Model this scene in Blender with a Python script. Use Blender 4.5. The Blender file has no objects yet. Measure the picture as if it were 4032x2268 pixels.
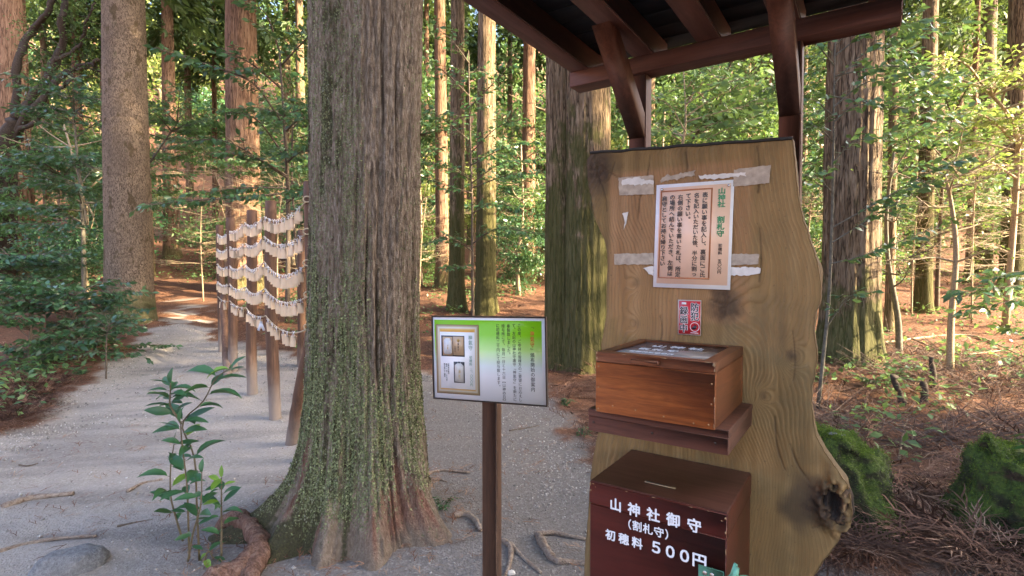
import bpy, math, random
import numpy as np
from mathutils import Vector, Matrix

# ------------------------------------------------------------------ camera, sky, sun, exposure
scene = bpy.context.scene
COL = scene.collection
FPX, PITCH, EYE = 2085.0, math.radians(-1.77), 1.5
cam_data = bpy.data.cameras.new('camera')
cam = bpy.data.objects.new('camera', cam_data)
COL.objects.link(cam)
cam_data.sensor_width = 36.0
cam_data.lens = 36.0 * FPX / 4032.0
cam_data.clip_start, cam_data.clip_end = 0.05, 2000.0
cam.location = (0, 0, EYE)
cam.rotation_euler = (math.pi / 2 + PITCH, 0, 0)
scene.camera = cam

SUN_EL, SUN_AZ = math.radians(26.0), math.radians(110.0)      # azimuth clockwise from the view direction (+Y)
to_sun = Vector((math.sin(SUN_AZ) * math.cos(SUN_EL), math.cos(SUN_AZ) * math.cos(SUN_EL), math.sin(SUN_EL)))
world = bpy.data.worlds.new('World')
scene.world = world
world.use_nodes = True
wn = world.node_tree
sky = wn.nodes.new('ShaderNodeTexSky')
sky.sky_type = 'NISHITA'
sky.sun_disc = False
sky.sun_elevation = SUN_EL
sky.sun_rotation = SUN_AZ
sky.air_density, sky.dust_density, sky.ozone_density = 0.7, 5.0, 0.3
wn.links.new(sky.outputs[0], wn.nodes['Background'].inputs[0])
wn.nodes['Background'].inputs[1].default_value = 0.15
sun_data = bpy.data.lights.new('sun', 'SUN')
sun = bpy.data.objects.new('sun', sun_data)
COL.objects.link(sun)
sun_data.energy = 4.0
sun_data.angle = math.radians(0.6)
sun_data.color = (1.0, 0.80, 0.50)
sun.rotation_euler = to_sun.to_track_quat('Z', 'Y').to_euler()
vs = scene.view_settings
vs.view_transform, vs.look, vs.gamma, vs.use_curve_mapping = 'Standard', 'None', 1.0, False
vs.exposure = 2.95
scene.cycles.max_bounces = 4
scene.cycles.diffuse_bounces = 2
scene.cycles.glossy_bounces = 2
scene.cycles.transmission_bounces = 3
scene.cycles.transparent_max_bounces = 6
scene.cycles.sample_clamp_indirect = 6.0

RNG = np.random.default_rng(7)

# ------------------------------------------------------------------ numeric helpers
_perm = np.random.default_rng(3).permutation(256)
_perm = np.concatenate([_perm, _perm, _perm])
_grad = np.array([[1,1,0],[-1,1,0],[1,-1,0],[-1,-1,0],[1,0,1],[-1,0,1],[1,0,-1],[-1,0,-1],[0,1,1],[0,-1,1],[0,1,-1],[0,-1,-1]], float)
def noise3(x, y, z):
    x, y, z = np.broadcast_arrays(np.asarray(x, float), np.asarray(y, float), np.asarray(z, float))
    xi, yi, zi = np.floor(x).astype(int), np.floor(y).astype(int), np.floor(z).astype(int)
    xf, yf, zf = x - xi, y - yi, z - zi
    xi &= 255; yi &= 255; zi &= 255
    fu = lambda t: t * t * t * (t * (t * 6 - 15) + 10)
    u, v, w = fu(xf), fu(yf), fu(zf)
    def g(i, j, k):
        h = _perm[_perm[_perm[xi + i] + yi + j] + zi + k] % 12
        gr = _grad[h]
        return gr[..., 0] * (xf - i) + gr[..., 1] * (yf - j) + gr[..., 2] * (zf - k)
    l = lambda a, b, t: a + t * (b - a)
    return l(l(l(g(0,0,0), g(1,0,0), u), l(g(0,1,0), g(1,1,0), u), v), l(l(g(0,0,1), g(1,0,1), u), l(g(0,1,1), g(1,1,1), u), v), w)
def fbm(x, y, z, o=4):
    s, a = 0, 1.0
    for i in range(o):
        s = s + a * noise3(x * 2**i + 17.3 * i, y * 2**i, z * 2**i + 5.1 * i)
        a *= 0.5
    return s
def sstep(a, b, x):
    t = np.clip((np.asarray(x, float) - a) / (b - a), 0, 1)
    return t * t * (3 - 2 * t)
def catmull(pts, n):
    P = np.array(pts, float)
    P = np.vstack([2 * P[0] - P[1], P, 2 * P[-1] - P[-2]])
    out = []
    m = len(P) - 3
    for t in np.linspace(0, m - 1e-6, n):
        i = int(t); f = t - i
        a, b, c, d = P[i], P[i+1], P[i+2], P[i+3]
        out.append(0.5 * (2*b + (c - a)*f + (2*a - 5*b + 4*c - d)*f*f + (3*b - a - 3*c + d)*f**3))
    return np.array(out)
def unit(v):
    v = np.asarray(v, float)
    return v / (np.linalg.norm(v, axis=-1, keepdims=True) + 1e-12)

# terrain: flat by the shrine board, rising gently into the wood, then a hillside
def terrain(x, y):
    x, y = np.asarray(x, float), np.asarray(y, float)
    t = y - 5.0
    h = 0.11 * (0.5 * (t + np.sqrt(t * t + 1.2)))
    far = np.maximum(np.sqrt(x * x * 0.6 + np.maximum(y, 0)**2) - 22, 0)
    h = h + np.minimum(0.0052 * far**2, 0.36 * far - 0.9 + 1e-9 * far) * (far > 0)
    amp = sstep(4.5, 9, y) * 0.10
    h = h + amp * fbm(x * 0.5, y * 0.5, 0.3, 3) + 0.012 * fbm(x * 1.7, y * 1.7, 4.2, 3) - 0.0
    h = h - 0.04 * np.exp(-((x + 3.2)**2 / 6 + (y - 5)**2 / 10))
    h = h + 0.10 * sstep(2.2, 4.5, x) * sstep(2.0, 5.0, y)
    return h
T = lambda x, y: float(terrain(x, y))
_fw = np.array([0, math.cos(PITCH), math.sin(PITCH)])
_up = np.array([0, -math.sin(PITCH), math.cos(PITCH)])
CAM = np.array([0, 0, EYE])
def ray(px, py):
    return np.array([1., 0, 0]) * (px - 2016) / FPX + _up * (1134 - py) / FPX + _fw
def pt(px, py, Y):                      # the point at distance Y in front of the camera that the photo shows at (px, py)
    r = ray(px, py)
    return CAM + r * (Y / r[1])
def gp(px, py):                         # the ground point seen at (px, py)
    r = ray(px, py); r = r / r[1]
    ys = np.linspace(1.2, 60, 6000)
    P = CAM[None] + r[None] * ys[:, None]
    i = np.argmax(P[:, 2] < terrain(P[:, 0], P[:, 1]))
    return P[i]

# ------------------------------------------------------------------ mesh helpers
def make_mesh(name, V, polys, attrs=None, smooth=True):
    me = bpy.data.meshes.new(name)
    V = np.asarray(V, np.float32)
    me.vertices.add(len(V)); me.vertices.foreach_set('co', V.ravel())
    tot = sum(p.size for p in polys); np_ = sum(len(p) for p in polys)
    me.loops.add(tot); me.polygons.add(np_)
    me.loops.foreach_set('vertex_index', np.concatenate([p.ravel() for p in polys]).astype(np.int32))
    ls, o = [], 0
    for p in polys:
        ls.append(o + np.arange(len(p)) * p.shape[1]); o += p.size
    me.polygons.foreach_set('loop_start', np.concatenate(ls).astype(np.int32))
    if smooth:
        me.polygons.foreach_set('use_smooth', np.ones(np_, bool))
    for k, a in (attrs or {}).items():
        at = me.attributes.new(k, 'FLOAT', 'POINT')
        at.data.foreach_set('value', np.asarray(a, np.float32))
    me.update(calc_edges=True)
    return me
class MB:
    def __init__(s): s.V, s.F, s.A, s.n = [], [], {}, 0
    def add(s, V, faces, **attrs):
        V = np.asarray(V, float).reshape(-1, 3)
        for f in faces:
            f = np.asarray(f, int)
            if f.size: s.F.append(f + s.n)
        for k in set(attrs) | set(s.A):
            if k not in s.A: s.A[k] = [np.zeros(s.n)]
            a = attrs.get(k, 0.0)
            s.A[k].append(np.broadcast_to(np.asarray(a, float), (len(V),)))
        s.V.append(V); s.n += len(V)
        return s
    def box(s, lo, hi, bevel=0.0, **attrs):
        (x0, y0, z0), (x1, y1, z1) = lo, hi
        b = bevel
        if b <= 0:
            V = [(x, y, z) for z in (z0, z1) for y in (y0, y1) for x in (x0, x1)]
            F = [[0,2,3,1],[4,5,7,6],[0,1,5,4],[2,6,7,3],[0,4,6,2],[1,3,7,5]]
            return s.add(V, [np.array(F)], **attrs)
        V, idx = [], {}
        for sx in (0, 1):
            for sy in (0, 1):
                for sz in (0, 1):
                    X, Y, Z = (x0, x1)[sx], (y0, y1)[sy], (z0, z1)[sz]
                    dx, dy, dz = b * (1 - 2*sx), b * (1 - 2*sy), b * (1 - 2*sz)
                    for ax, v in (('x', (X, Y+dy, Z+dz)), ('y', (X+dx, Y, Z+dz)), ('z', (X+dx, Y+dy, Z))):
                        idx[(sx, sy, sz, ax)] = len(V); V.append(v)
        g = lambda *k: idx[k]
        Q = []
        for q in (0, 1):
            o = 1 if q else -1
            for ax, ring in (('x', [(q,0,0),(q,1,0),(q,1,1),(q,0,1)]), ('y', [(0,q,0),(0,q,1),(1,q,1),(1,q,0)]), ('z', [(0,0,q),(1,0,q),(1,1,q),(0,1,q)])):
                f = [g(*c, ax) for c in ring]
                Q.append(f if o > 0 else f[::-1])
        for p in (0, 1):
            for q in (0, 1):
                Q.append([g(p,q,0,'x'), g(p,q,0,'y'), g(p,q,1,'y'), g(p,q,1,'x')])
                Q.append([g(p,0,q,'x'), g(p,1,q,'x'), g(p,1,q,'z'), g(p,0,q,'z')])
                Q.append([g(0,p,q,'y'), g(0,p,q,'z'), g(1,p,q,'z'), g(1,p,q,'y')])
        Tt = [[g(a,b2,c,'x'), g(a,b2,c,'y'), g(a,b2,c,'z')] for a in (0,1) for b2 in (0,1) for c in (0,1)]
        return s.add(V, [np.array(Q), np.array(Tt)], **attrs)
    def tube(s, pts, rad, n=8, cap=True, **attrs):
        P = np.asarray(pts, float); m = len(P)
        R = np.broadcast_to(np.asarray(rad, float), (m,))
        t = unit(np.gradient(P, axis=0))
        a = np.array([0, 0, 1.]) if abs(t[0][2]) < 0.9 else np.array([1., 0, 0])
        nrm = [unit(np.cross(np.cross(t[0], a), t[0]))]
        for i in range(1, m):
            v = nrm[-1] - t[i] * (nrm[-1] @ t[i])
            nrm.append(unit(v))
        N = np.array(nrm); B = np.cross(t, N)
        th = np.linspace(0, 2*np.pi, n, endpoint=False)
        V = P[:, None] + (N[:, None] * np.cos(th)[None, :, None] + B[:, None] * np.sin(th)[None, :, None]) * R[:, None, None]
        i, j = np.meshgrid(np.arange(m - 1), np.arange(n), indexing='ij')
        j2 = (j + 1) % n
        Q = np.stack([i*n + j, i*n + j2, (i+1)*n + j2, (i+1)*n + j], -1).reshape(-1, 4)
        fs = [Q]
        if cap:
            V = np.concatenate([V.reshape(-1, 3), P[:1], P[-1:]])
            k = np.arange(n); k2 = (k + 1) % n
            fs.append(np.stack([np.full(n, m*n), k2, k], -1)); fs.append(np.stack([np.full(n, m*n + 1), (m-1)*n + k, (m-1)*n + k2], -1))
        return s.add(V, fs, **attrs)
    def batch(s, TV, TF, P, X, Y, Z, SX, SY, SZ, **attrs):       # many copies of a small template
        P = np.asarray(P, float); N = len(P); K = len(TV)
        if N == 0: return s
        TV = np.asarray(TV, float)
        c = lambda q: np.broadcast_to(np.asarray(q, float), (N,))[:, None, None]
        V = P[:, None] + X[:, None] * TV[None, :, 0:1] * c(SX) + Y[:, None] * TV[None, :, 1:2] * c(SY) + Z[:, None] * TV[None, :, 2:3] * c(SZ)
        fs = [(np.asarray(f)[None] + (np.arange(N) * K)[:, None, None]).reshape(-1, np.asarray(f).shape[1]) for f in TF]
        at = {k: np.repeat(np.broadcast_to(np.asarray(v, float), (N,)), K) for k, v in attrs.items()}
        return s.add(V.reshape(-1, 3), fs, **at)
    def mesh(s, name, smooth=True):
        return make_mesh(name, np.concatenate(s.V), s.F, {k: np.concatenate(v) for k, v in s.A.items()}, smooth)
    def build(s, name, mat, parent=None, smooth=True, **tags):
        return link(name, s.mesh(name, smooth), mat, parent, **tags)
def link(name, me, mat=None, parent=None, loc=None, **tags):
    if mat is not None and len(me.materials) == 0:
        me.materials.append(mat)
    o = bpy.data.objects.new(name, me)
    COL.objects.link(o)
    if parent is not None: o.parent = parent
    if loc is not None: o.location = loc
    tag(o, **tags)
    return o
def tag(o, label=None, cat=None, group=None, kind=None):
    if label: o['label'] = label
    if cat: o['category'] = cat
    if group: o['group'] = group
    if kind: o['kind'] = kind
    return o
def empty(name, loc, rz=0.0, **tags):
    o = bpy.data.objects.new(name, None)
    COL.objects.link(o)
    o.location = loc; o.rotation_euler = (0, 0, rz)
    o.empty_display_size = 0.1
    return tag(o, **tags)
def copy_tree(src, parent=None):
    c = src.copy(); COL.objects.link(c)
    if parent is not None: c.parent = parent
    for ch in list(src.children): copy_tree(ch, c)
    return c
def poly_prism(mb, outline, y0, y1, **attrs):          # outline in (x, z), extruded along y
    O = np.asarray(outline, float); n = len(O)
    c = O.mean(0)
    V = [(x, y0, z) for x, z in O] + [(x, y1, z) for x, z in O] + [(c[0], y0, c[1]), (c[0], y1, c[1])]
    k = np.arange(n); k2 = (k + 1) % n
    mb.add(V, [np.stack([k, k2, n + k2, n + k], -1), np.stack([np.full(n, 2*n), k2, k], -1), np.stack([np.full(n, 2*n+1), n + k, n + k2], -1)], **attrs)
    return mb

# leaf templates (x along the leaf, y across, z normal)
LEAF5_V = [(0,0,0), (0.5,0.5,0.05), (0.5,-0.5,0.05), (1,0,-0.08), (0.5,0,0.0)]
LEAF5_F = [np.array([[0,4,1],[4,3,1],[0,2,4],[4,2,3]])]
_lx = [0, .12, .3, .5, .7, .87, 1.0]; _lw = [0, .26, .45, .5, .4, .2, 0]; _lz = [0, .015, .02, .0, -.05, -.12, -.2]
LEAF_V = [(x, 0, z) for x, z in zip(_lx, _lz)] + [(x, w, z + w*.22) for x, w, z in zip(_lx, _lw, _lz)][1:-1] + [(x, -w, z + w*.22) for x, w, z in zip(_lx, _lw, _lz)][1:-1]
_q = []; _t = []
_t += [[0,1,7],[0,12,1],[5,6,11],[5,16,6]]
for _i in range(1, 5):
    _q += [[_i, _i+1, 7+_i, 6+_i], [_i, 11+_i, 12+_i, _i+1]]
LEAF_F = [np.array(_q), np.array(_t)]
OCT_V = [(1,0,0),(-1,0,0),(0,1,0),(0,-1,0),(0,0,1),(0,0,-1)]
OCT_F = [np.array([[0,2,4],[2,1,4],[1,3,4],[3,0,4],[2,0,5],[1,2,5],[3,1,5],[0,3,5]])]
def rand_dirs(rng, n): return unit(rng.normal(size=(n, 3)))
def frames(X, up):                                      # orthonormal frames from a direction and a rough normal
    X = unit(X); Z = unit(up - X * np.sum(up * X, -1, keepdims=True)); Y = np.cross(Z, X)
    return X, Y, Z

# ------------------------------------------------------------------ materials
def new_mat(name):
    m = bpy.data.materials.new(name); m.use_nodes = True
    nt = m.node_tree
    return m, nt, nt.nodes['Principled BSDF']
def N(nt, typ, **kw):
    n = nt.nodes.new(typ)
    for k, v in kw.items():
        if k in n.inputs: n.inputs[k].default_value = v
        else: setattr(n, k, v)
    return n
def coords(nt, scale=(1, 1, 1), rot=(0, 0, 0), kind='Object'):
    tc = N(nt, 'ShaderNodeTexCoord'); mp = N(nt, 'ShaderNodeMapping')
    mp.inputs['Scale'].default_value = scale; mp.inputs['Rotation'].default_value = rot
    nt.links.new(tc.outputs[kind], mp.inputs['Vector'])
    return mp.outputs[0]
def noise(nt, vec, scale=5.0, detail=5.0, rough=0.55, dist=0.0):
    n = N(nt, 'ShaderNodeTexNoise', Scale=scale, Detail=detail, Roughness=rough, Distortion=dist)
    nt.links.new(vec, n.inputs['Vector'])
    return n.outputs['Fac']
def ramp(nt, fac, stops):
    r = N(nt, 'ShaderNodeValToRGB'); e = r.color_ramp.elements
    while len(e) < len(stops): e.new(0.5)
    for q, (p, c) in zip(e, stops):
        q.position = p; q.color = (*c, 1) if len(c) == 3 else c
    nt.links.new(fac, r.inputs[0])
    return r.outputs['Color']
def mix(nt, fac, a, b, mode='MIX'):
    m = N(nt, 'ShaderNodeMix', data_type='RGBA', blend_type=mode)
    for s, v in ((m.inputs[0], fac), (m.inputs[6], a), (m.inputs[7], b)):
        if isinstance(v, bpy.types.NodeSocket): nt.links.new(v, s)
        elif isinstance(v, (int, float)): s.default_value = v
        else: s.default_value = (*v, 1)
    return m.outputs[2]
def math_(nt, op, a, b=0.0, clamp=False):
    m = N(nt, 'ShaderNodeMath', operation=op, use_clamp=clamp)
    for s, v in ((m.inputs[0], a), (m.inputs[1], b)):
        if isinstance(v, bpy.types.NodeSocket): nt.links.new(v, s)
        else: s.default_value = v
    return m.outputs[0]
def attr(nt, name):
    return N(nt, 'ShaderNodeAttribute', attribute_name=name).outputs['Fac']
def bump(nt, bsdf, h, strength=0.5, dist=0.01):
    b = N(nt, 'ShaderNodeBump', Strength=strength, Distance=dist)
    nt.links.new(h, b.inputs['Height']); nt.links.new(b.outputs[0], bsdf.inputs['Normal'])
def band(nt, v, lo, hi):                                # smooth 0..1 between lo and hi
    m = N(nt, 'ShaderNodeMapRange', interpolation_type='SMOOTHSTEP')
    m.inputs['From Min'].default_value = lo; m.inputs['From Max'].default_value = hi
    nt.links.new(v, m.inputs['Value'])
    return m.outputs[0]

def plain(name, col, rough=0.6, var=0.15, scale=30.0, bmp=0.0, metal=0.0):
    m, nt, b = new_mat(name)
    v = coords(nt)
    n = noise(nt, v, scale, 4)
    c0 = tuple(max(0, q * (1 - var)) for q in col); c1 = tuple(min(1, q * (1 + var)) for q in col)
    nt.links.new(ramp(nt, n, [(0.3, c0), (0.7, c1)]), b.inputs['Base Color'])
    b.inputs['Roughness'].default_value = rough; b.inputs['Metallic'].default_value = metal
    if bmp: bump(nt, b, n, bmp, 0.003)
    return m
def leaf_mat(name, c0, c1, trans=0.3, rough=0.38, hue_obj=True):
    m, nt, b = new_mat(name)
    r = attr(nt, 'rnd')
    col = ramp(nt, r, [(0.0, c0), (0.75, c1), (1.0, tuple(min(1, q * 1.35) for q in c1))])
    if hue_obj:
        oi = N(nt, 'ShaderNodeObjectInfo')
        hs = N(nt, 'ShaderNodeHueSaturation')
        nt.links.new(math_(nt, 'ADD', math_(nt, 'MULTIPLY', oi.outputs['Random'], 0.5), 0.75), hs.inputs['Value'])
        nt.links.new(math_(nt, 'ADD', math_(nt, 'MULTIPLY', oi.outputs['Random'], -0.03), 0.515), hs.inputs['Hue'])
        nt.links.new(col, hs.inputs['Color']); col = hs.outputs[0]
    nt.links.new(col, b.inputs['Base Color'])
    b.inputs['Roughness'].default_value = rough
    t = N(nt, 'ShaderNodeBsdfTranslucent')
    nt.links.new(mix(nt, 0.5, col, (0.26, 0.38, 0.07), 'MIX'), t.inputs['Color'])
    ms = N(nt, 'ShaderNodeMixShader'); ms.inputs[0].default_value = trans
    nt.links.new(b.outputs[0], ms.inputs[1]); nt.links.new(t.outputs[0], ms.inputs[2])
    nt.links.new(ms.outputs[0], nt.nodes['Material Output'].inputs['Surface'])
    return m
def wood_mat(name, dark, light, axis='x', scale=1.0, rough=0.55, coat=0.0, wear=None):
    m, nt, b = new_mat(name)
    st = {'x': (1.2, 14, 14), 'y': (14, 1.2, 14), 'z': (14, 14, 1.2)}[axis]
    v = coords(nt, tuple(q * scale for q in st))
    n1 = noise(nt, v, 3.0, 6, 0.6, 1.2)
    v2 = coords(nt, tuple(q * scale * 5 for q in st))
    n2 = noise(nt, v2, 4.0, 3, 0.6)
    f = math_(nt, 'ADD', math_(nt, 'MULTIPLY', n1, 0.75), math_(nt, 'MULTIPLY', n2, 0.25))
    c = ramp(nt, f, [(0.32, dark), (0.5, tuple((a + q) / 2 for a, q in zip(dark, light))), (0.66, light)])
    v3 = coords(nt, (1, 1, 1)); n3 = noise(nt, v3, 7.0, 3)
    c = mix(nt, math_(nt, 'MULTIPLY', band(nt, n3, 0.45, 0.75), 0.35), c, dark)
    if wear:
        g = N(nt, 'ShaderNodeNewGeometry')
        w = math_(nt, 'MULTIPLY', band(nt, g.outputs['Pointiness'], 0.53, 0.6), band(nt, noise(nt, v3, 40.0, 4), 0.35, 0.6))
        c = mix(nt, w, c, wear)
    nt.links.new(c, b.inputs['Base Color'])
    b.inputs['Roughness'].default_value = rough
    if coat: b.inputs['Coat Weight'].default_value = coat; b.inputs['Coat Roughness'].default_value = 0.25
    bump(nt, b, f, 0.25, 0.002)
    return m
def bark_mat(name, dark, mid, light, moss_h=0.9, moss_amt=0.5, stretch=9.0, fine=1.0, moss_col=(0.07, 0.085, 0.025), patch=None, cracks=0.85):
    m, nt, b = new_mat(name)
    oi = N(nt, 'ShaderNodeObjectInfo')
    v = coords(nt, (9 * fine, 9 * fine, 9 * fine / stretch))
    ad = N(nt, 'ShaderNodeVectorMath', operation='ADD'); nt.links.new(v, ad.inputs[0])
    cb = N(nt, 'ShaderNodeCombineXYZ')
    for i in range(3): nt.links.new(math_(nt, 'MULTIPLY', oi.outputs['Random'], 50.0 + 13 * i), cb.inputs[i])
    nt.links.new(cb.outputs[0], ad.inputs[1]); v = ad.outputs[0]
    n1 = noise(nt, v, 2.6, 6, 0.65, 0.4)
    n2 = noise(nt, v, 9.0, 4, 0.6)
    f = math_(nt, 'ADD', math_(nt, 'MULTIPLY', n1, 0.65), math_(nt, 'MULTIPLY', n2, 0.35))
    c = ramp(nt, f, [(0.36, dark), (0.48, mid), (0.62, light)])
    n3 = noise(nt, v, 2.0, 3, 0.5)
    crack = band(nt, math_(nt, 'ABSOLUTE', math_(nt, 'SUBTRACT', n3, 0.5)), 0.045, 0.0)
    c = mix(nt, math_(nt, 'MULTIPLY', crack, cracks), c, tuple(q * 0.45 for q in dark))
    f = math_(nt, 'SUBTRACT', f, math_(nt, 'MULTIPLY', crack, 0.4 * cracks))
    vb = coords(nt, (1, 1, 0.6)); ab = N(nt, 'ShaderNodeVectorMath', operation='ADD')
    nt.links.new(vb, ab.inputs[0]); nt.links.new(cb.outputs[0], ab.inputs[1])
    big = noise(nt, ab.outputs[0], 2.2, 4)
    c = mix(nt, math_(nt, 'MULTIPLY', band(nt, big, 0.4, 0.68), 0.45), c, tuple(q * 0.55 for q in mid))
    if patch:
        pn = noise(nt, ab.outputs[0], 7.0, 3)
        c = mix(nt, math_(nt, 'MULTIPLY', band(nt, pn, 0.58, 0.66), 0.7), c, patch)
    sp = N(nt, 'ShaderNodeSeparateXYZ'); nt.links.new(coords(nt), sp.inputs[0])
    hgt = N(nt, 'ShaderNodeMapRange'); hgt.inputs['From Min'].default_value = 0.0; hgt.inputs['From Max'].default_value = moss_h
    hgt.inputs['To Min'].default_value = 0.42; hgt.inputs['To Max'].default_value = -0.12
    nt.links.new(sp.outputs[2], hgt.inputs['Value'])
    mn = noise(nt, ab.outputs[0], 5.0, 5, 0.65)
    mo = math_(nt, 'MULTIPLY', band(nt, math_(nt, 'ADD', mn, hgt.outputs[0]), 0.5, 0.68), moss_amt)
    c = mix(nt, mo, c, mix(nt, n2, tuple(q * 0.6 for q in moss_col), tuple(q * 1.5 for q in moss_col)))
    nt.links.new(c, b.inputs['Base Color'])
    b.inputs['Roughness'].default_value = 0.9
    b.inputs['Specular IOR Level'].default_value = 0.2
    bump(nt, b, f, 0.9, 0.03)
    return m

M = {}
M['leaf_dark'] = leaf_mat('glossy_dark_leaf', (0.022, 0.066, 0.034), (0.062, 0.150, 0.066), 0.25, 0.30)
M['leaf_mid'] = leaf_mat('mid_green_leaf', (0.045, 0.110, 0.045), (0.115, 0.215, 0.080), 0.40, 0.42)
M['leaf_yellow'] = leaf_mat('yellow_green_leaf', (0.12, 0.175, 0.045), (0.27, 0.315, 0.09), 0.45, 0.5)
M['leaf_cedar'] = leaf_mat('cedar_needles', (0.030, 0.060, 0.022), (0.075, 0.120, 0.035), 0.25, 0.6)
M['leaf_plant'] = leaf_mat('seedling_leaf', (0.018, 0.070, 0.032), (0.040, 0.130, 0.048), 0.2, 0.42, False)
M['leaf_young'] = leaf_mat('young_leaf', (0.13, 0.26, 0.03), (0.21, 0.38, 0.05), 0.35, 0.4, False)
M['twig'] = plain('pale_twig', (0.30, 0.23, 0.15), 0.8, 0.3, 60)
M['black_wood'] = plain('rotten_and_silhouette_wood', (0.045, 0.032, 0.024), 0.9, 0.5, 30, 0.5)
M['twig_dark'] = plain('dark_twig', (0.10, 0.075, 0.055), 0.85, 0.35, 50)
M['stem_grey'] = plain('lichen_grey_stem', (0.12, 0.11, 0.085), 0.85, 0.35, 25, 0.4)
M['cedar'] = bark_mat('cedar_bark', (0.060, 0.041, 0.027), (0.180, 0.130, 0.086), (0.330, 0.255, 0.178), 1.6, 0.7)
M['cedar_moss'] = bark_mat('mossy_cedar_bark', (0.055, 0.038, 0.024), (0.175, 0.122, 0.076), (0.350, 0.260, 0.175), 4.5, 0.8, 10.0, 1.2, (0.062, 0.066, 0.018))
M['cypress'] = bark_mat('cypress_bark', (0.085, 0.044, 0.027), (0.215, 0.125, 0.080), (0.330, 0.215, 0.145), 0.9, 0.6, 12.0)
M['fir'] = bark_mat('grey_scaly_bark', (0.085, 0.060, 0.042), (0.225, 0.165, 0.120), (0.330, 0.255, 0.190), 0.9, 0.7, 2.6, 2.4, (0.07, 0.08, 0.03), (0.085, 0.062, 0.03))
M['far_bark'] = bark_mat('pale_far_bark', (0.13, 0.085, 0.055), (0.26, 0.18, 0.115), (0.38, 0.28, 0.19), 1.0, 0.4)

# ------------------------------------------------------------------ ground
PATH_PX = [(0,1712),(172,1650),(258,1548),(376,1472),(500,1398),(556,1320),(640,1200),(690,1150),(820,1150),(850,1300),(1000,1370),(1200,1420),(1650,1478),(1900,1490),(2110,1478),(2170,1580),(2330,1760),(2480,1950),(3180,2215),(3420,2262)]
PATH = np.array([[-30, -6], [-30, 1.5], [-7, 2.2]] + [list(gp(*q)[:2]) for q in PATH_PX] + [[4.5, 2.2], [8, 1.2], [8, -6]])
def path_dist(x, y):                    # > 0 on the path, metres to its edge
    x, y = np.asarray(x, float), np.asarray(y, float)
    sh = x.shape; x = x.ravel(); y = y.ravel()
    ins = np.zeros(len(x), bool); d = np.full(len(x), 1e9)
    n = len(PATH)
    for i in range(n):
        ax, ay = PATH[i]; bx, by = PATH[(i + 1) % n]
        c = (ay > y) != (by > y)
        ins ^= c & (x < (bx - ax) * (y - ay) / (by - ay + 1e-12) + ax)
        t = np.clip(((x - ax) * (bx - ax) + (y - ay) * (by - ay)) / ((bx - ax)**2 + (by - ay)**2), 0, 1)
        d = np.minimum(d, np.hypot(x - ax - t * (bx - ax), y - ay - t * (by - ay)))
    return np.where(ins, d, -d).reshape(sh)
def axis_vals(lo, c0, c1, hi, step, grow=1.12):
    v = list(np.arange(c0, c1 + 1e-6, step)); s = step; x = c1
    while x < hi: s *= grow; x += s; v.append(x)
    s = step; x = c0; pre = []
    while x > lo: s *= grow; x -= s; pre.append(x)
    return np.array(pre[::-1] + v)
gx = axis_vals(-160, -6.0, 5.5, 160, 0.05); gy = axis_vals(-90, 1.8, 10.0, 190, 0.045)
GX, GY = np.meshgrid(gx, gy, indexing='xy')
pd = path_dist(GX, GY)
pm = sstep(-0.07, 0.09, pd - .75 * sstep(7.6, 11.5, GY) * (.75 + 1.6 * fbm(GX * 1.1, GY * 2.2, 31, 4)) + 0.26 * fbm(GX * 1.3, GY * 1.3, 1.0, 4) + 0.13 * fbm(GX * 6, GY * 6, 2.0, 3))
GZ = terrain(GX, GY) + (1 - pm) * 0.02 * (0.5 + fbm(GX * 4, GY * 4, 7, 3)) * sstep(30, 12, GY) + pm * 0.004 * fbm(GX * 7, GY * 7, 9, 3)
ny, nx = GX.shape
ii, jj = np.meshgrid(np.arange(ny - 1), np.arange(nx - 1), indexing='ij')
quads = np.stack([ii*nx + jj, ii*nx + jj + 1, (ii+1)*nx + jj + 1, (ii+1)*nx + jj], -1).reshape(-1, 4)
earth_shade = sstep(-2.4, -1.2, GX + 0.5 * fbm(GX * 0.8, GY * 0.8, 3, 3) - 0.12 * (GY - 3)) * sstep(9, 6, GY)  # darker packed earth around the sign, some of the shade there put into its colour
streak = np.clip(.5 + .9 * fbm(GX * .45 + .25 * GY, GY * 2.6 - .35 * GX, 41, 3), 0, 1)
earth_shade = np.clip(earth_shade + .55 * sstep(.55, .85, streak) * pm, 0, 1)
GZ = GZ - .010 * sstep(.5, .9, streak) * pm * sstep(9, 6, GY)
g_me = make_mesh('ground', np.stack([GX, GY, GZ], -1).reshape(-1, 3), [quads], {'path': pm.ravel(), 'earth_shade': earth_shade.ravel()})
m, nt, b = new_mat('forest_ground')
v = coords(nt, (1, 1, 1))
nA, nB, nC = noise(nt, v, 3.0, 6), noise(nt, v, 45.0, 5, 0.7), noise(nt, v, 1.1, 4)
lit = ramp(nt, nB, [(0.3, (0.060, 0.030, 0.020)), (0.5, (0.165, 0.080, 0.050)), (0.72, (0.29, 0.165, 0.105))])
lit = mix(nt, math_(nt, 'MULTIPLY', band(nt, nA, 0.45, 0.7), 0.5), lit, (0.085, 0.06, 0.045))
vo = N(nt, 'ShaderNodeTexVoronoi', Scale=85.0); nt.links.new(v, vo.inputs['Vector'])
grv = ramp(nt, vo.outputs['Color'], [(0.0, (0.285, 0.250, 0.220)), (0.55, (0.37, 0.330, 0.29)), (1.0, (0.47, 0.425, 0.385))])
sand = ramp(nt, nB, [(0.3, (0.295, 0.264, 0.240)), (0.7, (0.42, 0.382, 0.352))])
pth = mix(nt, band(nt, nA, 0.42, 0.62), sand, grv)
drk = ramp(nt, nB, [(0.3, (0.115, 0.104, 0.098)), (0.7, (0.210, 0.193, 0.183))])
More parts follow.
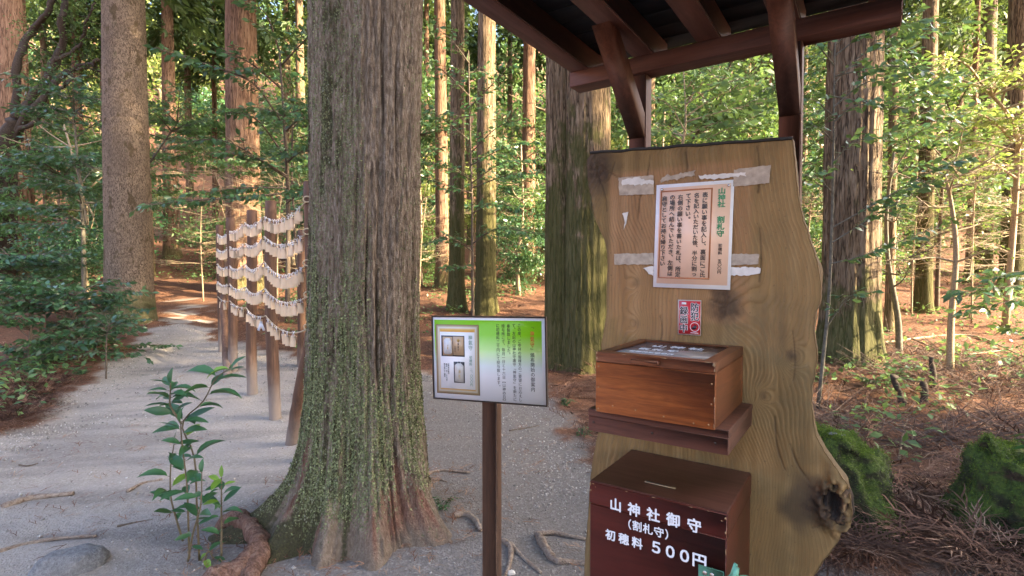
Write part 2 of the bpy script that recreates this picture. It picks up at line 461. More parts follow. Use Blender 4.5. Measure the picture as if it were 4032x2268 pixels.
drk = mix(nt, math_(nt, 'MULTIPLY', band(nt, vo.outputs['Color'], 0.72, 0.9), 0.5), drk, (0.36, 0.35, 0.34))
pth = mix(nt, math_(nt, 'MULTIPLY', attr(nt, 'earth_shade'), 0.85), pth, drk)
pth = mix(nt, math_(nt, 'MULTIPLY', band(nt, nC, 0.5, 0.7), 0.25), pth, (0.2, 0.17, 0.15))
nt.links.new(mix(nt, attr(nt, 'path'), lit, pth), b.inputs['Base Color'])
b.inputs['Roughness'].default_value = 0.95; b.inputs['Specular IOR Level'].default_value = 0.15
bump(nt, b, math_(nt, 'ADD', nB, math_(nt, 'MULTIPLY', vo.outputs['Distance'], 0.5)), 0.7, 0.02)
link('ground', g_me, m, kind='structure')

# ------------------------------------------------------------------ generic tree trunk and crowns
def trunk_mesh(name, r, H, seed, flare=0.5, lean=(0, 0), bend=0.0, seg=30, amp=0.035, lobes=5, ridge=1.0, taper=0.55):
    rng = np.random.default_rng(seed)
    z = np.concatenate([np.linspace(-0.35, 1.2, 22), np.linspace(1.35, 5, 20), np.linspace(5.4, H, 16)])
    th = np.linspace(0, 2*np.pi, seg, endpoint=False)
    Z, TH = np.meshgrid(z, th, indexing='ij')
    base = r * (1 - taper * np.clip(Z, 0, H) / H)
    lob = sum(np.exp(-((np.angle(np.exp(1j * (TH - a))))/0.45)**2) for a in (rng.uniform(0, 2*np.pi) + np.arange(lobes) * 2*np.pi/lobes + rng.normal(0, .25, lobes)))
    R = base + r * flare * np.exp(-np.clip(Z, -.3, None) / (0.28 + r * 0.25)) * (0.45 + 0.75 * lob)
    o = seed * 3.7
    R = R * (1 + amp * fbm(np.cos(TH) * 2.5 + o, np.sin(TH) * 2.5, Z * 0.5, 3) + amp * ridge * 0.8 * noise3(np.cos(TH) * 7 + o, np.sin(TH) * 7, Z * 0.35) + (amp * ridge * .9 * noise3(np.cos(TH) * 13 + o, np.sin(TH) * 13, Z * 0.8) if seg > 36 else 0))
    bx = bend * np.sin(Z / H * 3.0 + seed); by = bend * np.cos(Z / H * 2.3 + seed * 2)
    X = R * np.cos(TH) + lean[0] * Z + bx - bend * math.sin(seed); Y = R * np.sin(TH) + lean[1] * Z + by - bend * math.cos(seed * 2)
    V = np.stack([X, Y, Z], -1).reshape(-1, 3)
    n, mm = len(z), seg
    i, j = np.meshgrid(np.arange(n - 1), np.arange(mm), indexing='ij'); j2 = (j + 1) % mm
    return make_mesh(name, V, [np.stack([i*mm + j, i*mm + j2, (i+1)*mm + j2, (i+1)*mm + j], -1).reshape(-1, 4)])
def cedar_crown_mesh(seed, H, z0, rad, n_br=120, per=60, size=0.34):
    rng = np.random.default_rng(seed); mb = MB()
    zz = z0 + (H - z0) * rng.random(n_br)**0.85
    az = rng.uniform(0, 2*np.pi, n_br)
    L = rad * (0.25 + 0.85 * (1 - (zz - z0) / (H - z0))**0.7) * rng.uniform(0.55, 1.1, n_br)
    P, D, U = [], [], []
    for k in range(n_br):
        d = np.array([math.cos(az[k]), math.sin(az[k]), -0.15])
        t = rng.random(per)**0.6
        c = np.array([0, 0, zz[k]]) + d * (L[k] * t)[:, None] + np.stack([0*t, 0*t, -0.25 * L[k] * t * t], -1)
        c += rng.normal(0, 0.16, (per, 3)) * (0.5 + t)[:, None]
        P.append(c); D.append(d + rng.normal(0, .55, (per, 3)) + np.array([0, 0, -.35])); U.append(np.array([0, 0, 1.]) + rng.normal(0, .5, (per, 3)))
    P, D, U = map(np.concatenate, (P, D, U))
    X, Y, Z = frames(D, U); n = len(P)
    s = size * rng.uniform(.6, 1.3, n)
    mb.batch(LEAF5_V, LEAF5_F, P, X, Y, Z, s, s * 0.42, s, rnd=rng.random(n))
    return mb.mesh('crown')
def broad_crown_mesh(seed, clumps, leaf, per, rx, rz, zc):
    rng = np.random.default_rng(seed); mb = MB(); P = []
    c = rand_dirs(rng, clumps) * (rng.random((clumps, 1))**0.45) * np.array([rx, rx, rz]) + np.array([0, 0, zc])
    c += rng.normal(0, .2, c.shape)
    cr = rng.uniform(.35, .9, clumps) * rx * 0.33
    for k in range(clumps):
        P.append(c[k] + rng.normal(0, 1, (per, 3)) * cr[k] * np.array([1, 1, .38]))
    P = np.concatenate(P); n = len(P)
    D = rand_dirs(rng, n) * np.array([1, 1, .7]); U = np.array([0, 0, .8]) + rng.normal(0, .8, (n, 3))
    X, Y, Z = frames(D, U); s = leaf * rng.uniform(.6, 1.35, n)
    mb.batch(LEAF5_V, LEAF5_F, P, X, Y, Z, s, s * 0.5, s, rnd=rng.random(n))
    return mb.mesh('crown')
CROWNS = [cedar_crown_mesh(s, 21, 9.5, 2.6) for s in (11, 12, 13)]
for c in CROWNS: c.materials.append(M['leaf_cedar'])

def cedar(px, py, wpx, mat, label, seed, H=21, lean=(0, 0), flare=0.5, bend=0.03, crown=True, name='cedar_tree', group=None, seg=30, loc=None, r=None, dz=0.0, cs=1.0, **kw):
    P = gp(px, py) if loc is None else np.array([loc[0], loc[1], T(*loc)])
    rr = 0.5 * wpx / FPX * P[1] if r is None else r
    P = P + np.array([0, rr * 0.8 if loc is None else 0, dz])
    P[2] = T(P[0], P[1])
    root = empty(name, P, label=label, cat='tree', group=group)
    link('trunk', trunk_mesh('trunk', rr, H, seed, flare, lean, bend, seg, **kw), M[mat], root)
    if crown:
        c = link('crown', CROWNS[seed % 3], None, root)
        c.location = (lean[0] * 13, lean[1] * 13, 0)
        k = H / 21 * cs
        c.scale = (k, k, H / 21); c.rotation_euler = (0, 0, seed * 1.3)
    return root

cedar(467, 1282, 166, 'fir', 'grey scaly trunk with dark bark patches at the left edge of the gravel path', 21, flare=0.28, bend=0.02, H=23, amp=0.03)
cedar(30, 1075, 118, 'cypress', 'broad brown trunk cut by the left edge of the picture', 22, flare=0.35, H=24)
cedar(566, 1090, 52, 'cypress', 'dark reddish trunk mostly hidden behind the grey scaly trunk', 23, flare=0.3, lean=(-0.012, 0))
cedar(662, 1022, 56, 'cypress', 'slim brown trunk standing between the grey trunk and the post rack', 24, flare=0.45, lean=(-0.004, 0))
cedar(935, 1152, 132, 'cypress', 'wide pinkish trunk behind the post rack, partly in sun', 25, flare=0.55, H=24, ridge=1.4, seg=60)
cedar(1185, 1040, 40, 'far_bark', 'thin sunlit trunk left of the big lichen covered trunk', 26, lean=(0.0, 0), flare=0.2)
cedar(1740, 1133, 54, 'cypress', 'sunlit orange trunk just right of the big lichen covered trunk', 27, flare=0.35, lean=(-0.004, 0))
cedar(1795, 1228, 62, 'cedar_moss', 'mossy based trunk behind left end of the green notice board', 28, flare=0.5, lean=(0.011, 0), seg=56, ridge=1.5)
cedar(1912, 1240, 82, 'cedar_moss', 'thickest sunlit trunk directly behind the green notice board', 29, flare=0.35, lean=(0.006, 0), seg=56, ridge=1.5)
cedar(2080, 1114, 58, 'cypress', 'straight orange trunk with mossy foot farther back behind the notice board', 30, flare=0.35, lean=(0.002, 0))
# twin trunk left of the slab
q = gp(2290, 1468); tw = empty('cedar_tree', (q[0], q[1] + .3, T(q[0], q[1] + .3)), label='mossy twin stemmed cedar standing directly left of the wooden slab', cat='tree')
link('trunk', trunk_mesh('trunk', 0.31, 22, 31, 0.3, (0.0, 0), 0.02, 96, 0.045, ridge=1.8), M['cedar_moss'], tw, loc=(0.10, 0, 0))
link('trunk', trunk_mesh('trunk', 0.21, 20, 32, 0.45, (-0.004, 0.01), 0.02, 80, 0.045, ridge=1.8), M['cedar_moss'], tw, loc=(-0.24, 0.12, 0))
c = link('crown', CROWNS[1], None, tw)
# right side
cedar(3392, 1440, 205, 'cedar', 'big furrowed cedar right of the slab, sunlit along its right side', 33, H=24, flare=0.28, seg=110, ridge=2.0, lean=(0.004, 0.0), taper=0.4)
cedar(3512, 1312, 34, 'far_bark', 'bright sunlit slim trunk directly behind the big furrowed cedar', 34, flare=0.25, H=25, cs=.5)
cedar(3652, 1235, 56, 'cedar_moss', 'trunk with bright yellow moss around its foot, right of the furrowed cedar', 35, flare=0.5, lean=(0.002, 0), H=28, cs=.75)
cedar(3888, 1078, 62, 'cedar', 'dark trunk far back at right between two mossy trunks', 36, flare=0.4)
cedar(4018, 1168, 84, 'cedar_moss', 'sunlit trunk cut by the right edge of the picture', 37, flare=0.35, lean=(-0.002, 0), H=28, cs=.75)
cedar(3822, 1118, 26, 'cypress', 'very slim dark trunk left of the dark trunk at far right', 38, flare=0.6, H=14)
ORD = ['first', 'second', 'third', 'fourth', 'fifth', 'sixth', 'seventh', 'eighth', 'ninth', 'tenth', 'eleventh', 'twelfth', 'thirteenth', 'fourteenth', 'fifteenth', 'sixteenth']
ZONES = [(250, 'behind the broad trunk at the left edge'), (610, 'behind the grey scaly trunk'), (860, 'left of the post rack'), (1250, 'behind the post rack'), (1790, 'just right of the big trunk'), (2140, 'behind the notice board trunks'), (2420, 'behind the twin stemmed cedar'), (3090, 'between the two shelter posts'), (3480, 'behind the furrowed cedar'), (3780, 'right of the furrowed cedar'), (9999, 'at the right edge')]
def zone(px): return next(t for lim, t in ZONES if px < lim)
used_labels = {}
far_specs = [(300, 985, 40), (745, 960, 30), (1130, 985, 34), (1672, 1010, 26), (2170, 985, 24), (2560, 1015, 38), (2705, 985, 30), (2785, 1000, 26), (2940, 1000, 40), (3015, 985, 34), (3170, 1000, 26),
             (3700, 965, 44), (3600, 985, 34), (3770, 975, 26), (3965, 950, 48), (420, 960, 26), (180, 970, 30), (1010, 975, 28), (2010, 960, 26), (1850, 965, 24), (2440, 975, 28), (3255, 965, 26), (845, 955, 22), (3320, 950, 26), (3860, 940, 26)]
far_specs.sort()
for i, (px, py, w) in enumerate(far_specs):
    same = [q[0] for q in far_specs if zone(q[0]) == zone(px)]
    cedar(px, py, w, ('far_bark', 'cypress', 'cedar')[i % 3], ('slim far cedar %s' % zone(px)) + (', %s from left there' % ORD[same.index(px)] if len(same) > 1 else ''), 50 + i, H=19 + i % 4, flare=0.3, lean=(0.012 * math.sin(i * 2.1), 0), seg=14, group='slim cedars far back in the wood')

# ------------------------------------------------------------------ broadleaf trees of the wood behind
BROAD = [broad_crown_mesh(60 + k, 46, 0.20, 95, 2.4, 2.6, 4.2) for k in range(4)] + [broad_crown_mesh(70 + k, 44, 0.125, 120, 1.6, 1.5, 1.7) for k in range(3)]
BT = []
for k in range(3):
    mb = MB(); rng = np.random.default_rng(90 + k)
    pts = catmull([(0, 0, -.3), (.1 * rng.normal(), .1 * rng.normal(), 1.5), (.3 * rng.normal(), .3 * rng.normal(), 3.2), (.5 * rng.normal(), .5 * rng.normal(), 6)], 12)
    mb.tube(pts, np.linspace(.11, .03, 12), 7)
    for _ in range(9):
        i = rng.integers(3, 11); d = unit(rng.normal(size=3) * np.array([1, 1, .3]) + np.array([0, 0, .5])); L = rng.uniform(.8, 2.2)
        mb.tube(catmull([pts[i], pts[i] + d * L * .5 + rng.normal(0, .08, 3), pts[i] + d * L + np.array([0, 0, .2])], 6), np.linspace(.035, .008, 6), 4, False)
    BT.append(mb.mesh('trunk'))
def broad(loc, var, mat, s, rz, label, group, sz=1.0):
    z = T(*loc)
    root = empty('broadleaf_tree', (loc[0], loc[1], z), rz, label=label, cat='tree', group=group)
    root.scale = (s, s, s * sz)
    me = BROAD[var]
    key = (me.name, mat)
    if key not in broad.cache:
        m2 = me.copy(); m2.materials.append(M[mat]); broad.cache[key] = m2
    link('crown', broad.cache[key], None, root)
    link('trunk', BT[var % 3], M['twig'], root)
broad.cache = {}
def broad_label(x, y, Y, mat):
    col = {'leaf_mid': 'mid green', 'leaf_yellow': 'yellow green', 'leaf_dark': 'dark green'}[str(mat)]
    dist = 'low bushy' if Y < 15 else 'small near' if Y < 20 else 'middle distance' if Y < 30 else 'distant' if Y < 50 else 'farthest'
    t = '%s %s broadleaf tree %s' % (col, dist, zone(2016 + FPX * x / y))
    n = used_labels[t] = used_labels.get(t, 0) + 1
    return t if n == 1 else '%s, %s' % (t.replace('broadleaf ', ''), ORD[n - 1] + ' from left')
rng = np.random.default_rng(5)
rows = [(14, 7, 4, .62), (17.5, 11, 4, .95), (22, 12, 0, .85), (28, 11, 0, 1.2), (36, 11, 0, 1.6), (48, 11, 0, 2.3), (66, 10, 0, 3.6)]
for Y, n, v0, s in rows:
    for k in range(n):
        x = (-1.08 + 2.16 * (k + rng.uniform(.1, .9)) / n) * Y
        y = Y * rng.uniform(.9, 1.1)
        if Y < 15 and path_dist(np.array([x]), np.array([y]))[0] > -1.2 or (abs(x + 5.2) < 1.3 and y < 16): continue
        var = v0 + rng.integers(0, 3)
        mat = rng.choice(['leaf_mid', 'leaf_yellow', 'leaf_dark'], p=[.46, .22, .32] if x > 0 else [.5, .24, .26])
        broad((x, y), int(var), str(mat), s * rng.uniform(.8, 1.25), rng.uniform(0, 6.3), broad_label(x, y, Y, mat), 'broadleaf trees filling the wood behind', rng.uniform(.8, 1.3))
# unseen trees added right of and behind the camera to shade the foreground
for i, (x, y, r, H) in enumerate([(8.8, -2.2, .35, 22), (7.0, -6.0, .35, 22), (12.4, -3.4, .4, 24), (11.0, -7.5, .38, 23), (16.0, -4.5, .4, 24), (5.0, -9.0, .3, 21), (15.5, -10, .4, 24), (21, -7, .4, 24), (15.2, -.2, .35, 24), (18.5, -1.5, .35, 24)]):
    cedar(0, 0, 0, 'cedar', 'unseen tall cedar outside the frame to the right, added to shade the foreground', 110 + i, H=H, loc=(x, y), r=r, group='unseen shade cedars added outside the frame to the right', cs=1.35)
for i, (x, y, s) in enumerate([(9.3, -1.0, 1.25), (12.6, -1.6, 1.55), (7.6, -3.4, 1.35), (11.2, -4.3, 1.6), (6.2, -5.2, 1.25), (15.2, -2.6, 1.7), (16.5, -6.5, 1.8), (10.0, -7.6, 1.5)]):
    broad((x, y), i % 4, 'leaf_dark', s, i * 1.1, 'unseen dark evergreen outside the frame to the right, added to shade the foreground', 'unseen shade evergreens added outside the frame to the right')

# ------------------------------------------------------------------ understory: leafy evergreens built branch by branch
class Leafy:
    def __init__(s, seed): s.rng = np.random.default_rng(seed); s.w = MB(); s.P, s.D, s.U, s.S = [], [], [], []
    def stem(s, pts, r0, r1, n=14, k=7):
        c = catmull(pts, n); s.w.tube(c, np.linspace(r0, r1, n), k); return c
    def leaf(s, p, d, u, size): s.P.append(p); s.D.append(d); s.U.append(u); s.S.append(size)
    def spray(s, pts, r0=.010, leaf=.085, gap=.11, tw=.34, start=.2, tilt=.35):
        rng = s.rng
        c = catmull(pts, max(6, 4 * len(pts))); L = np.linalg.norm(np.diff(c, axis=0), axis=1).sum()
        s.w.tube(c, np.linspace(r0, r0 * .3, len(c)), 5, False)
        n = max(3, int(L * (1 - start) / gap)); side = 1
        for k in range(n + 1):
            t = start + (1 - start) * k / n
            f = t * (len(c) - 1.001); i = int(f); p = c[i] + (c[i+1] - c[i]) * (f - i)
            tg = unit(c[i+1] - c[i]); sd = unit(np.cross(tg, [0, 0, 1.])) * side; side = -side
            if k == n: sd = sd * 0
            d = unit(tg * rng.uniform(.5, .9) + sd * rng.uniform(.6, 1.) + np.array([0, 0, rng.uniform(-.15, .35)]))
            ln = tw * rng.uniform(.5, 1.15) * (1.1 - .55 * t)
            q = p + d * ln * .5 + np.array([0, 0, .015]); e = p + d * ln + np.array([0, 0, -.03 * rng.random()])
            s.w.tube(np.array([p, q, e]), [r0 * .35, r0 * .28, r0 * .2], 3, False)
            m = max(3, int(ln / (leaf * .42))); sg = 1
            for j in range(m):
                u = (j + .6) / m; a = p + (e - p) * u
                sd2 = unit(np.cross(d, [0, 0, 1.])) * sg; sg = -sg
                ld = d * rng.uniform(.4, .9) + sd2 * rng.uniform(.5, 1.) + np.array([0, 0, rng.uniform(-.45, .15)])
                s.leaf(a, ld, np.array([0, 0, 1.]) + rng.normal(0, tilt, 3), leaf * rng.uniform(.6, 1.15))
            s.leaf(e, d + rng.normal(0, .2, 3), np.array([0, 0, 1.]) + rng.normal(0, tilt, 3), leaf * rng.uniform(.8, 1.2))
    def finish(s, name, loc, label, cat, wood='twig_dark', leaves='leaf_dark', group=None, width=.45):
        root = empty(name, loc, label=label, cat=cat, group=group)
        P = np.array(s.P); n = len(P); S = np.array(s.S) * 1.4
        X, Y, Z = frames(np.array(s.D) + s.rng.normal(0, .25, (n, 3)) + np.array([0, 0, -.25]), np.array(s.U) * .55 + s.rng.normal(0, .55, (n, 3)))
        mb = MB().batch(LEAF5_V, LEAF5_F, P - np.array(loc), X, Y, Z, S, S * width, S, rnd=s.rng.random(n))
        mb.build('foliage', M[leaves], root)
        s.w.V = [v - np.array(loc) for v in s.w.V]
        s.w.build('branches', M[wood], root)
        return root
def understory(seed, trunk, branches, label, wood='twig_dark', leaves='leaf_dark', leaf=.085, r0=.025, gap=.085, tw=.36, auto=0, auto_len=(.6, 1.2), auto_lo=.3, name='evergreen_shrub', cat='shrub', extra_gap=None):
    """trunk: [(px, py, Y)...] from the ground up; branches: lists of (px, py, Y) with real distances"""
    L = Leafy(seed); rng = L.rng
    tp = [pt(*q) for q in trunk]
    base = tp[0].copy(); base[2] = T(base[0], base[1]); tp[0] = base + np.array([0, 0, -.05])
    c = L.stem(tp, r0, r0 * .25)
    for b in branches:
        L.spray([pt(*q) for q in b], leaf=leaf, gap=gap, tw=tw, r0=max(.006, r0 * .4))
    for k in range(auto):
        f = rng.uniform(auto_lo, 1) * (len(c) - 1.001); i = int(f); p = c[i]
        a = rng.uniform(0, 2*np.pi); d = np.array([math.cos(a), math.sin(a), rng.uniform(-.05, .45)]); ln = rng.uniform(*auto_len) * (1.15 - .5 * f / len(c))
        L.spray([p, p + d * ln * .55 + np.array([0, 0, .05]), p + d * ln], leaf=leaf, gap=gap, tw=tw, r0=max(.005, r0 * .35))
    return L.finish(name, base, label, cat, wood, leaves)

# left: low bush beside the grey trunk
understory(201, [(300, 1330, 7.4), (290, 1240, 7.4), (300, 1150, 7.3)], [], 'low bushy evergreen shrub at the foot of the grey scaly trunk', auto=36, auto_lo=.05, auto_len=(.4, .95), tw=.32, leaf=.080)
understory(202, [(110, 1345, 7.0), (120, 1260, 7.0), (100, 1150, 6.9)], [], 'low evergreen shrub at the left edge above the brown litter', auto=36, auto_lo=.05, auto_len=(.4, 1.0), tw=.32, leaf=.080)
understory(223, [(20, 1180, 9.5), (30, 1080, 9.4), (40, 990, 9.2)], [], 'dense dark evergreen shrub at the far left edge in front of the broad trunk', auto=34, auto_len=(.6, 1.5), tw=.4, leaf=.09, r0=.03)
understory(203, [(415, 1395, 6.6), (420, 1340, 6.6), (430, 1270, 6.5)], [], 'small leafy seedling clump at the edge of the path left of the grey trunk', auto=12, auto_len=(.25, .55), tw=.2, leaf=.065, r0=.012)
understory(204, [(330, 1110, 11.5), (325, 850, 11.5), (300, 560, 11.3), (290, 350, 11.2)], [[(320, 760, 11.5), (160, 730, 10.8), (0, 745, 10.2)], [(325, 830, 11.5), (180, 820, 10.6), (20, 830, 10.0)], [(320, 640, 11.5), (430, 690, 11), (500, 740, 10.6)], [(330, 900, 11.5), (240, 890, 10.5), (90, 880, 10.)]],
    'slim evergreen with dark layered sprays between the two left trunks', auto=30, auto_len=(.7, 1.8), tw=.42, leaf=.10, r0=.05, wood='stem_grey', name='evergreen_tree', cat='tree')
understory(205, [(230, 1060, 14.5), (232, 800, 14.5), (225, 600, 14.2)], [], 'dark evergreen shrub behind the left trunks', auto=26, auto_len=(.9, 2.0), tw=.5, leaf=.12, r0=.05, name='evergreen_tree', cat='tree')
# centre left: sprays crossing the pinkish trunk and above the rack
understory(206, [(1130, 1120, 9.8), (1135, 800, 9.6), (1120, 480, 9.2), (1100, 200, 9.0)],
    [[(1125, 620, 9.4), (1010, 470, 8.8), (880, 440, 8.4)], [(1120, 500, 9.3), (1000, 330, 8.6), (830, 260, 8.1), (640, 200, 7.9)], [(1128, 760, 9.5), (980, 775, 8.7), (760, 790, 8.2), (580, 810, 8.0)],
     [(1128, 740, 9.5), (960, 740, 9.0), (800, 760, 8.8)], [(1110, 350, 9.2), (990, 250, 8.6), (900, 210, 8.3)], [(1105, 260, 9.1), (1180, 180, 8.6), (1240, 120, 8.3)], [(1122, 520, 9.3), (1180, 470, 8.7), (1250, 480, 8.4)],
     [(1130, 640, 9.4), (1180, 600, 8.8), (1240, 580, 8.5)], [(1130, 800, 9.5), (1180, 760, 8.9), (1225, 745, 8.6)], [(1130, 700, 9.4), (900, 560, 8.8), (700, 560, 8.5)], [(1100, 200, 9.), (1050, 60, 8.6), (1000, 20, 8.4)], [(1128, 690, 9.4), (1000, 620, 8.8), (870, 600, 8.6)]],
    'glossy evergreen reaching its leaf sprays across the pinkish trunk above the rack', auto=10, auto_len=(.6, 1.2), tw=.40, leaf=.10, r0=.05, name='evergreen_tree', cat='tree')
understory(207, [(880, 20, 7.0), (860, 10, 6.9), (840, -120, 6.8)], [[(860, -60, 6.8), (880, 10, 6.8), (925, 40, 6.8)]], 'hanging sprig of green leaves at the top left of the picture', auto=0, tw=.2, leaf=.12, r0=.01) if False else None
# centre: sprays in front of the sunlit trunks
understory(208, [(1862, 1243, 9.9), (1860, 1000, 9.9), (1858, 750, 9.8), (1850, 480, 9.6), (1845, 200, 9.6)],
    [[(1858, 700, 9.8), (1760, 650, 9.4), (1670, 640, 9.2)], [(1858, 760, 9.8), (1760, 730, 9.2), (1670, 700, 9.0)], [(1858, 720, 9.8), (1980, 640, 9.3), (2120, 630, 9.0)], [(1858, 740, 9.8), (2000, 690, 9.2), (2150, 680, 8.8)],
     [(1856, 600, 9.7), (1960, 500, 9.2), (2060, 470, 9.0)], [(1856, 560, 9.7), (1760, 480, 9.2), (1680, 430, 9.0)], [(1852, 420, 9.6), (1940, 330, 9.2), (2010, 250, 9.)], [(1850, 380, 9.6), (1770, 300, 9.1), (1690, 240, 8.9)],
     [(1860, 960, 9.9), (1960, 900, 9.3), (2110, 920, 8.9)], [(1860, 990, 9.9), (1780, 940, 9.4), (1680, 960, 9.2)], [(1860, 840, 9.9), (1940, 800, 9.3), (2000, 810, 9.)], [(1860, 1060, 9.9), (1820, 1050, 9.5), (1770, 1060, 9.3)], [(1848, 250, 9.6), (1780, 160, 9.2), (1720, 110, 9.)], [(1856, 650, 9.7), (1990, 580, 9.2), (2110, 560, 8.9)]],
    'slim evergreen sapling with layered sprays in front of the sunlit trunks', auto=6, auto_len=(.5, 1.0), tw=.36, leaf=.085, r0=.032, name='evergreen_tree', cat='tree')
understory(209, [(2035, 1140, 13.5), (2050, 950, 13.4), (2060, 800, 13.2), (2050, 600, 13)],
    [[(2052, 720, 13.2), (2110, 690, 12.6), (2165, 700, 12.2)], [(2055, 640, 13), (2120, 590, 12.5), (2160, 600, 12.2)], [(2050, 620, 13), (1990, 560, 12.4), (1930, 560, 12.)]],
    'pale stemmed sapling beside the orange trunk with mossy foot', wood='twig', leaves='leaf_mid', auto=14, auto_len=(.6, 1.4), tw=.4, leaf=.09, r0=.04, name='evergreen_tree', cat='tree')
# right: sapling close to the slab with long branches to the right
understory(210, [(3220, 1560, 5.3), (3262, 1200, 5.3), (3275, 900, 5.2), (3282, 600, 5.1), (3285, 330, 5.0), (3290, 120, 5.0)],
    [[(3270, 900, 5.2), (3450, 800, 5.0), (3640, 690, 4.8), (3750, 640, 4.7)], [(3268, 960, 5.2), (3480, 830, 5.0), (3700, 700, 4.8)], [(3264, 1040, 5.2), (3420, 1000, 5.0), (3690, 890, 4.8)], [(3280, 640, 5.1), (3360, 560, 5.0), (3470, 540, 4.9)],
     [(3284, 420, 5.), (3400, 330, 4.9), (3520, 300, 4.8)], [(3284, 330, 5.), (3390, 220, 4.9), (3500, 180, 4.8)], [(3286, 260, 5.), (3220, 180, 4.9), (3170, 160, 4.8)], [(3284, 460, 5.), (3215, 400, 4.9), (3165, 390, 4.8)],
     [(3282, 560, 5.1), (3220, 500, 5), (3165, 510, 4.9)], [(3278, 760, 5.2), (3220, 700, 5.1), (3165, 690, 5.0)], [(3286, 220, 5.), (3430, 120, 4.9), (3600, 90, 4.8)], [(3284, 380, 5.), (3520, 420, 4.8), (3650, 440, 4.7)], [(3260, 1280, 5.3), (3330, 1180, 5.1), (3360, 1160, 5.)],
     [(3286, 300, 5.), (3480, 260, 4.8), (3640, 280, 4.7)], [(3284, 480, 5.), (3360, 420, 4.9), (3440, 410, 4.8)], [(3286, 180, 5.), (3360, 110, 4.9), (3420, 60, 4.8)]],
    'thin grey stemmed evergreen sapling right beside the slab with long branches', wood='stem_grey', auto=0, tw=.26, leaf=.070, gap=.075, r0=.020, name='evergreen_tree', cat='tree')
understory(211, [(4120, 1330, 5.6), (4100, 1150, 5.5), (4080, 1050, 5.4)], [[(4090, 1120, 5.4), (3950, 1130, 5.2), (3800, 1150, 5.1)], [(4090, 1180, 5.5), (3960, 1190, 5.3), (3830, 1220, 5.2)], [(4085, 1080, 5.4), (4000, 1070, 5.3), (3930, 1090, 5.2)]],
    'bluish green leafy branch reaching in from the right edge', auto=4, auto_len=(.3, .6), tw=.28, leaf=.085, r0=.016)
understory(212, [(2690, 900, 6.2), (2680, 700, 6.1), (2700, 480, 6.0), (2690, 250, 6.0)],
    [[(2690, 640, 6.1), (2800, 540, 5.9), (2960, 470, 5.8)], [(2700, 520, 6.), (2640, 420, 5.9), (2580, 380, 5.8)], [(2700, 460, 6.), (2820, 380, 5.9), (2950, 340, 5.8)], [(2700, 420, 6.), (2760, 330, 5.9), (2830, 300, 5.8)], [(2692, 560, 6.1), (2620, 520, 6), (2570, 520, 5.9)], [(2690, 620, 6.1), (2850, 590, 5.9), (3000, 560, 5.8)], [(2698, 480, 6.), (2880, 430, 5.8), (3020, 400, 5.7)]],
    'forked sapling with narrow leaves framed between the two shelter posts', wood='twig', leaves='leaf_mid', auto=8, auto_len=(.4, .9), tw=.3, leaf=.085, r0=.024, name='evergreen_tree', cat='tree')
understory(213, [(3690, 1120, 10.5), (3700, 900, 10.4), (3720, 650, 10.2), (3760, 400, 10)], [], 'leafy evergreen growing behind the furrowed cedar at right', leaves='leaf_mid', auto=30, auto_len=(.8, 2.0), tw=.45, leaf=.10, r0=.045, name='evergreen_tree', cat='tree')
understory(214, [(3960, 1150, 9.0), (3990, 900, 9.0), (4005, 650, 8.8), (4000, 500, 8.7), (3890, 360, 8.5), (3800, 320, 8.3)], [[(3995, 560, 8.7), (3900, 470, 8.4), (3800, 430, 8.2)], [(3880, 350, 8.5), (3800, 250, 8.2), (3700, 230, 8.)], [(3940, 420, 8.6), (3980, 280, 8.4), (4030, 200, 8.2)], [(4000, 700, 8.8), (3900, 640, 8.4), (3780, 640, 8.2)]],
    'leaning pale trunk curving over at the upper right with yellow green leaves', wood='twig', leaves='leaf_yellow', auto=22, auto_len=(.6, 1.5), tw=.42, leaf=.085, r0=.055, name='evergreen_tree', cat='tree')
understory(215, [(3860, 1500, 6.6), (3865, 1180, 6.5), (3890, 1000, 6.4)], [], 'slender bush of yellow green leaves right of the pale crooked sapling', wood='twig', leaves='leaf_yellow', auto=9, auto_len=(.3, .7), tw=.24, leaf=.06, r0=.012) if False else None

understory(216, [(3330, 1200, 7.9), (3400, 800, 7.8), (3420, 450, 7.6), (3430, 150, 7.5)], [], 'dense dark evergreen foliage behind the thin sapling beside the slab', auto=34, auto_len=(.6, 1.5), tw=.36, leaf=.085, r0=.03, name='evergreen_tree', cat='tree')
understory(217, [(3130, 1050, 8.6), (3140, 700, 8.5), (3150, 350, 8.4)], [], 'evergreen filling the gap between slab post and furrowed cedar', auto=26, auto_len=(.5, 1.2), tw=.36, leaf=.085, r0=.03, name='evergreen_tree', cat='tree')
understory(218, [(2640, 1000, 9.5), (2660, 700, 9.4), (2800, 450, 9.2), (2850, 300, 9.1)], [], 'mid green leafy tree seen between the shelter posts behind the forked sapling', leaves='leaf_mid', auto=34, auto_len=(.8, 1.8), tw=.42, leaf=.09, r0=.04, name='evergreen_tree', cat='tree')
understory(219, [(1180, 1080, 12.5), (1150, 700, 12.3), (1160, 350, 12)], [], 'leafy evergreen behind the rack near the big trunk', leaves='leaf_mid', auto=30, auto_len=(.8, 1.8), tw=.45, leaf=.10, r0=.04, name='evergreen_tree', cat='tree')
understory(220, [(2200, 1080, 17), (2160, 800, 16.8), (2150, 500, 16.6)], [], 'leafy evergreen left of the mossy twin stemmed cedar', leaves='leaf_mid', auto=34, auto_len=(.9, 2.0), tw=.5, leaf=.11, r0=.05, name='evergreen_tree', cat='tree')
understory(221, [(1660, 1100, 15), (1650, 700, 14.8), (1660, 400, 14.5)], [], 'dark leafy evergreen beyond the right side of the big trunk', auto=34, auto_len=(.9, 2.0), tw=.5, leaf=.11, r0=.05, name='evergreen_tree', cat='tree')
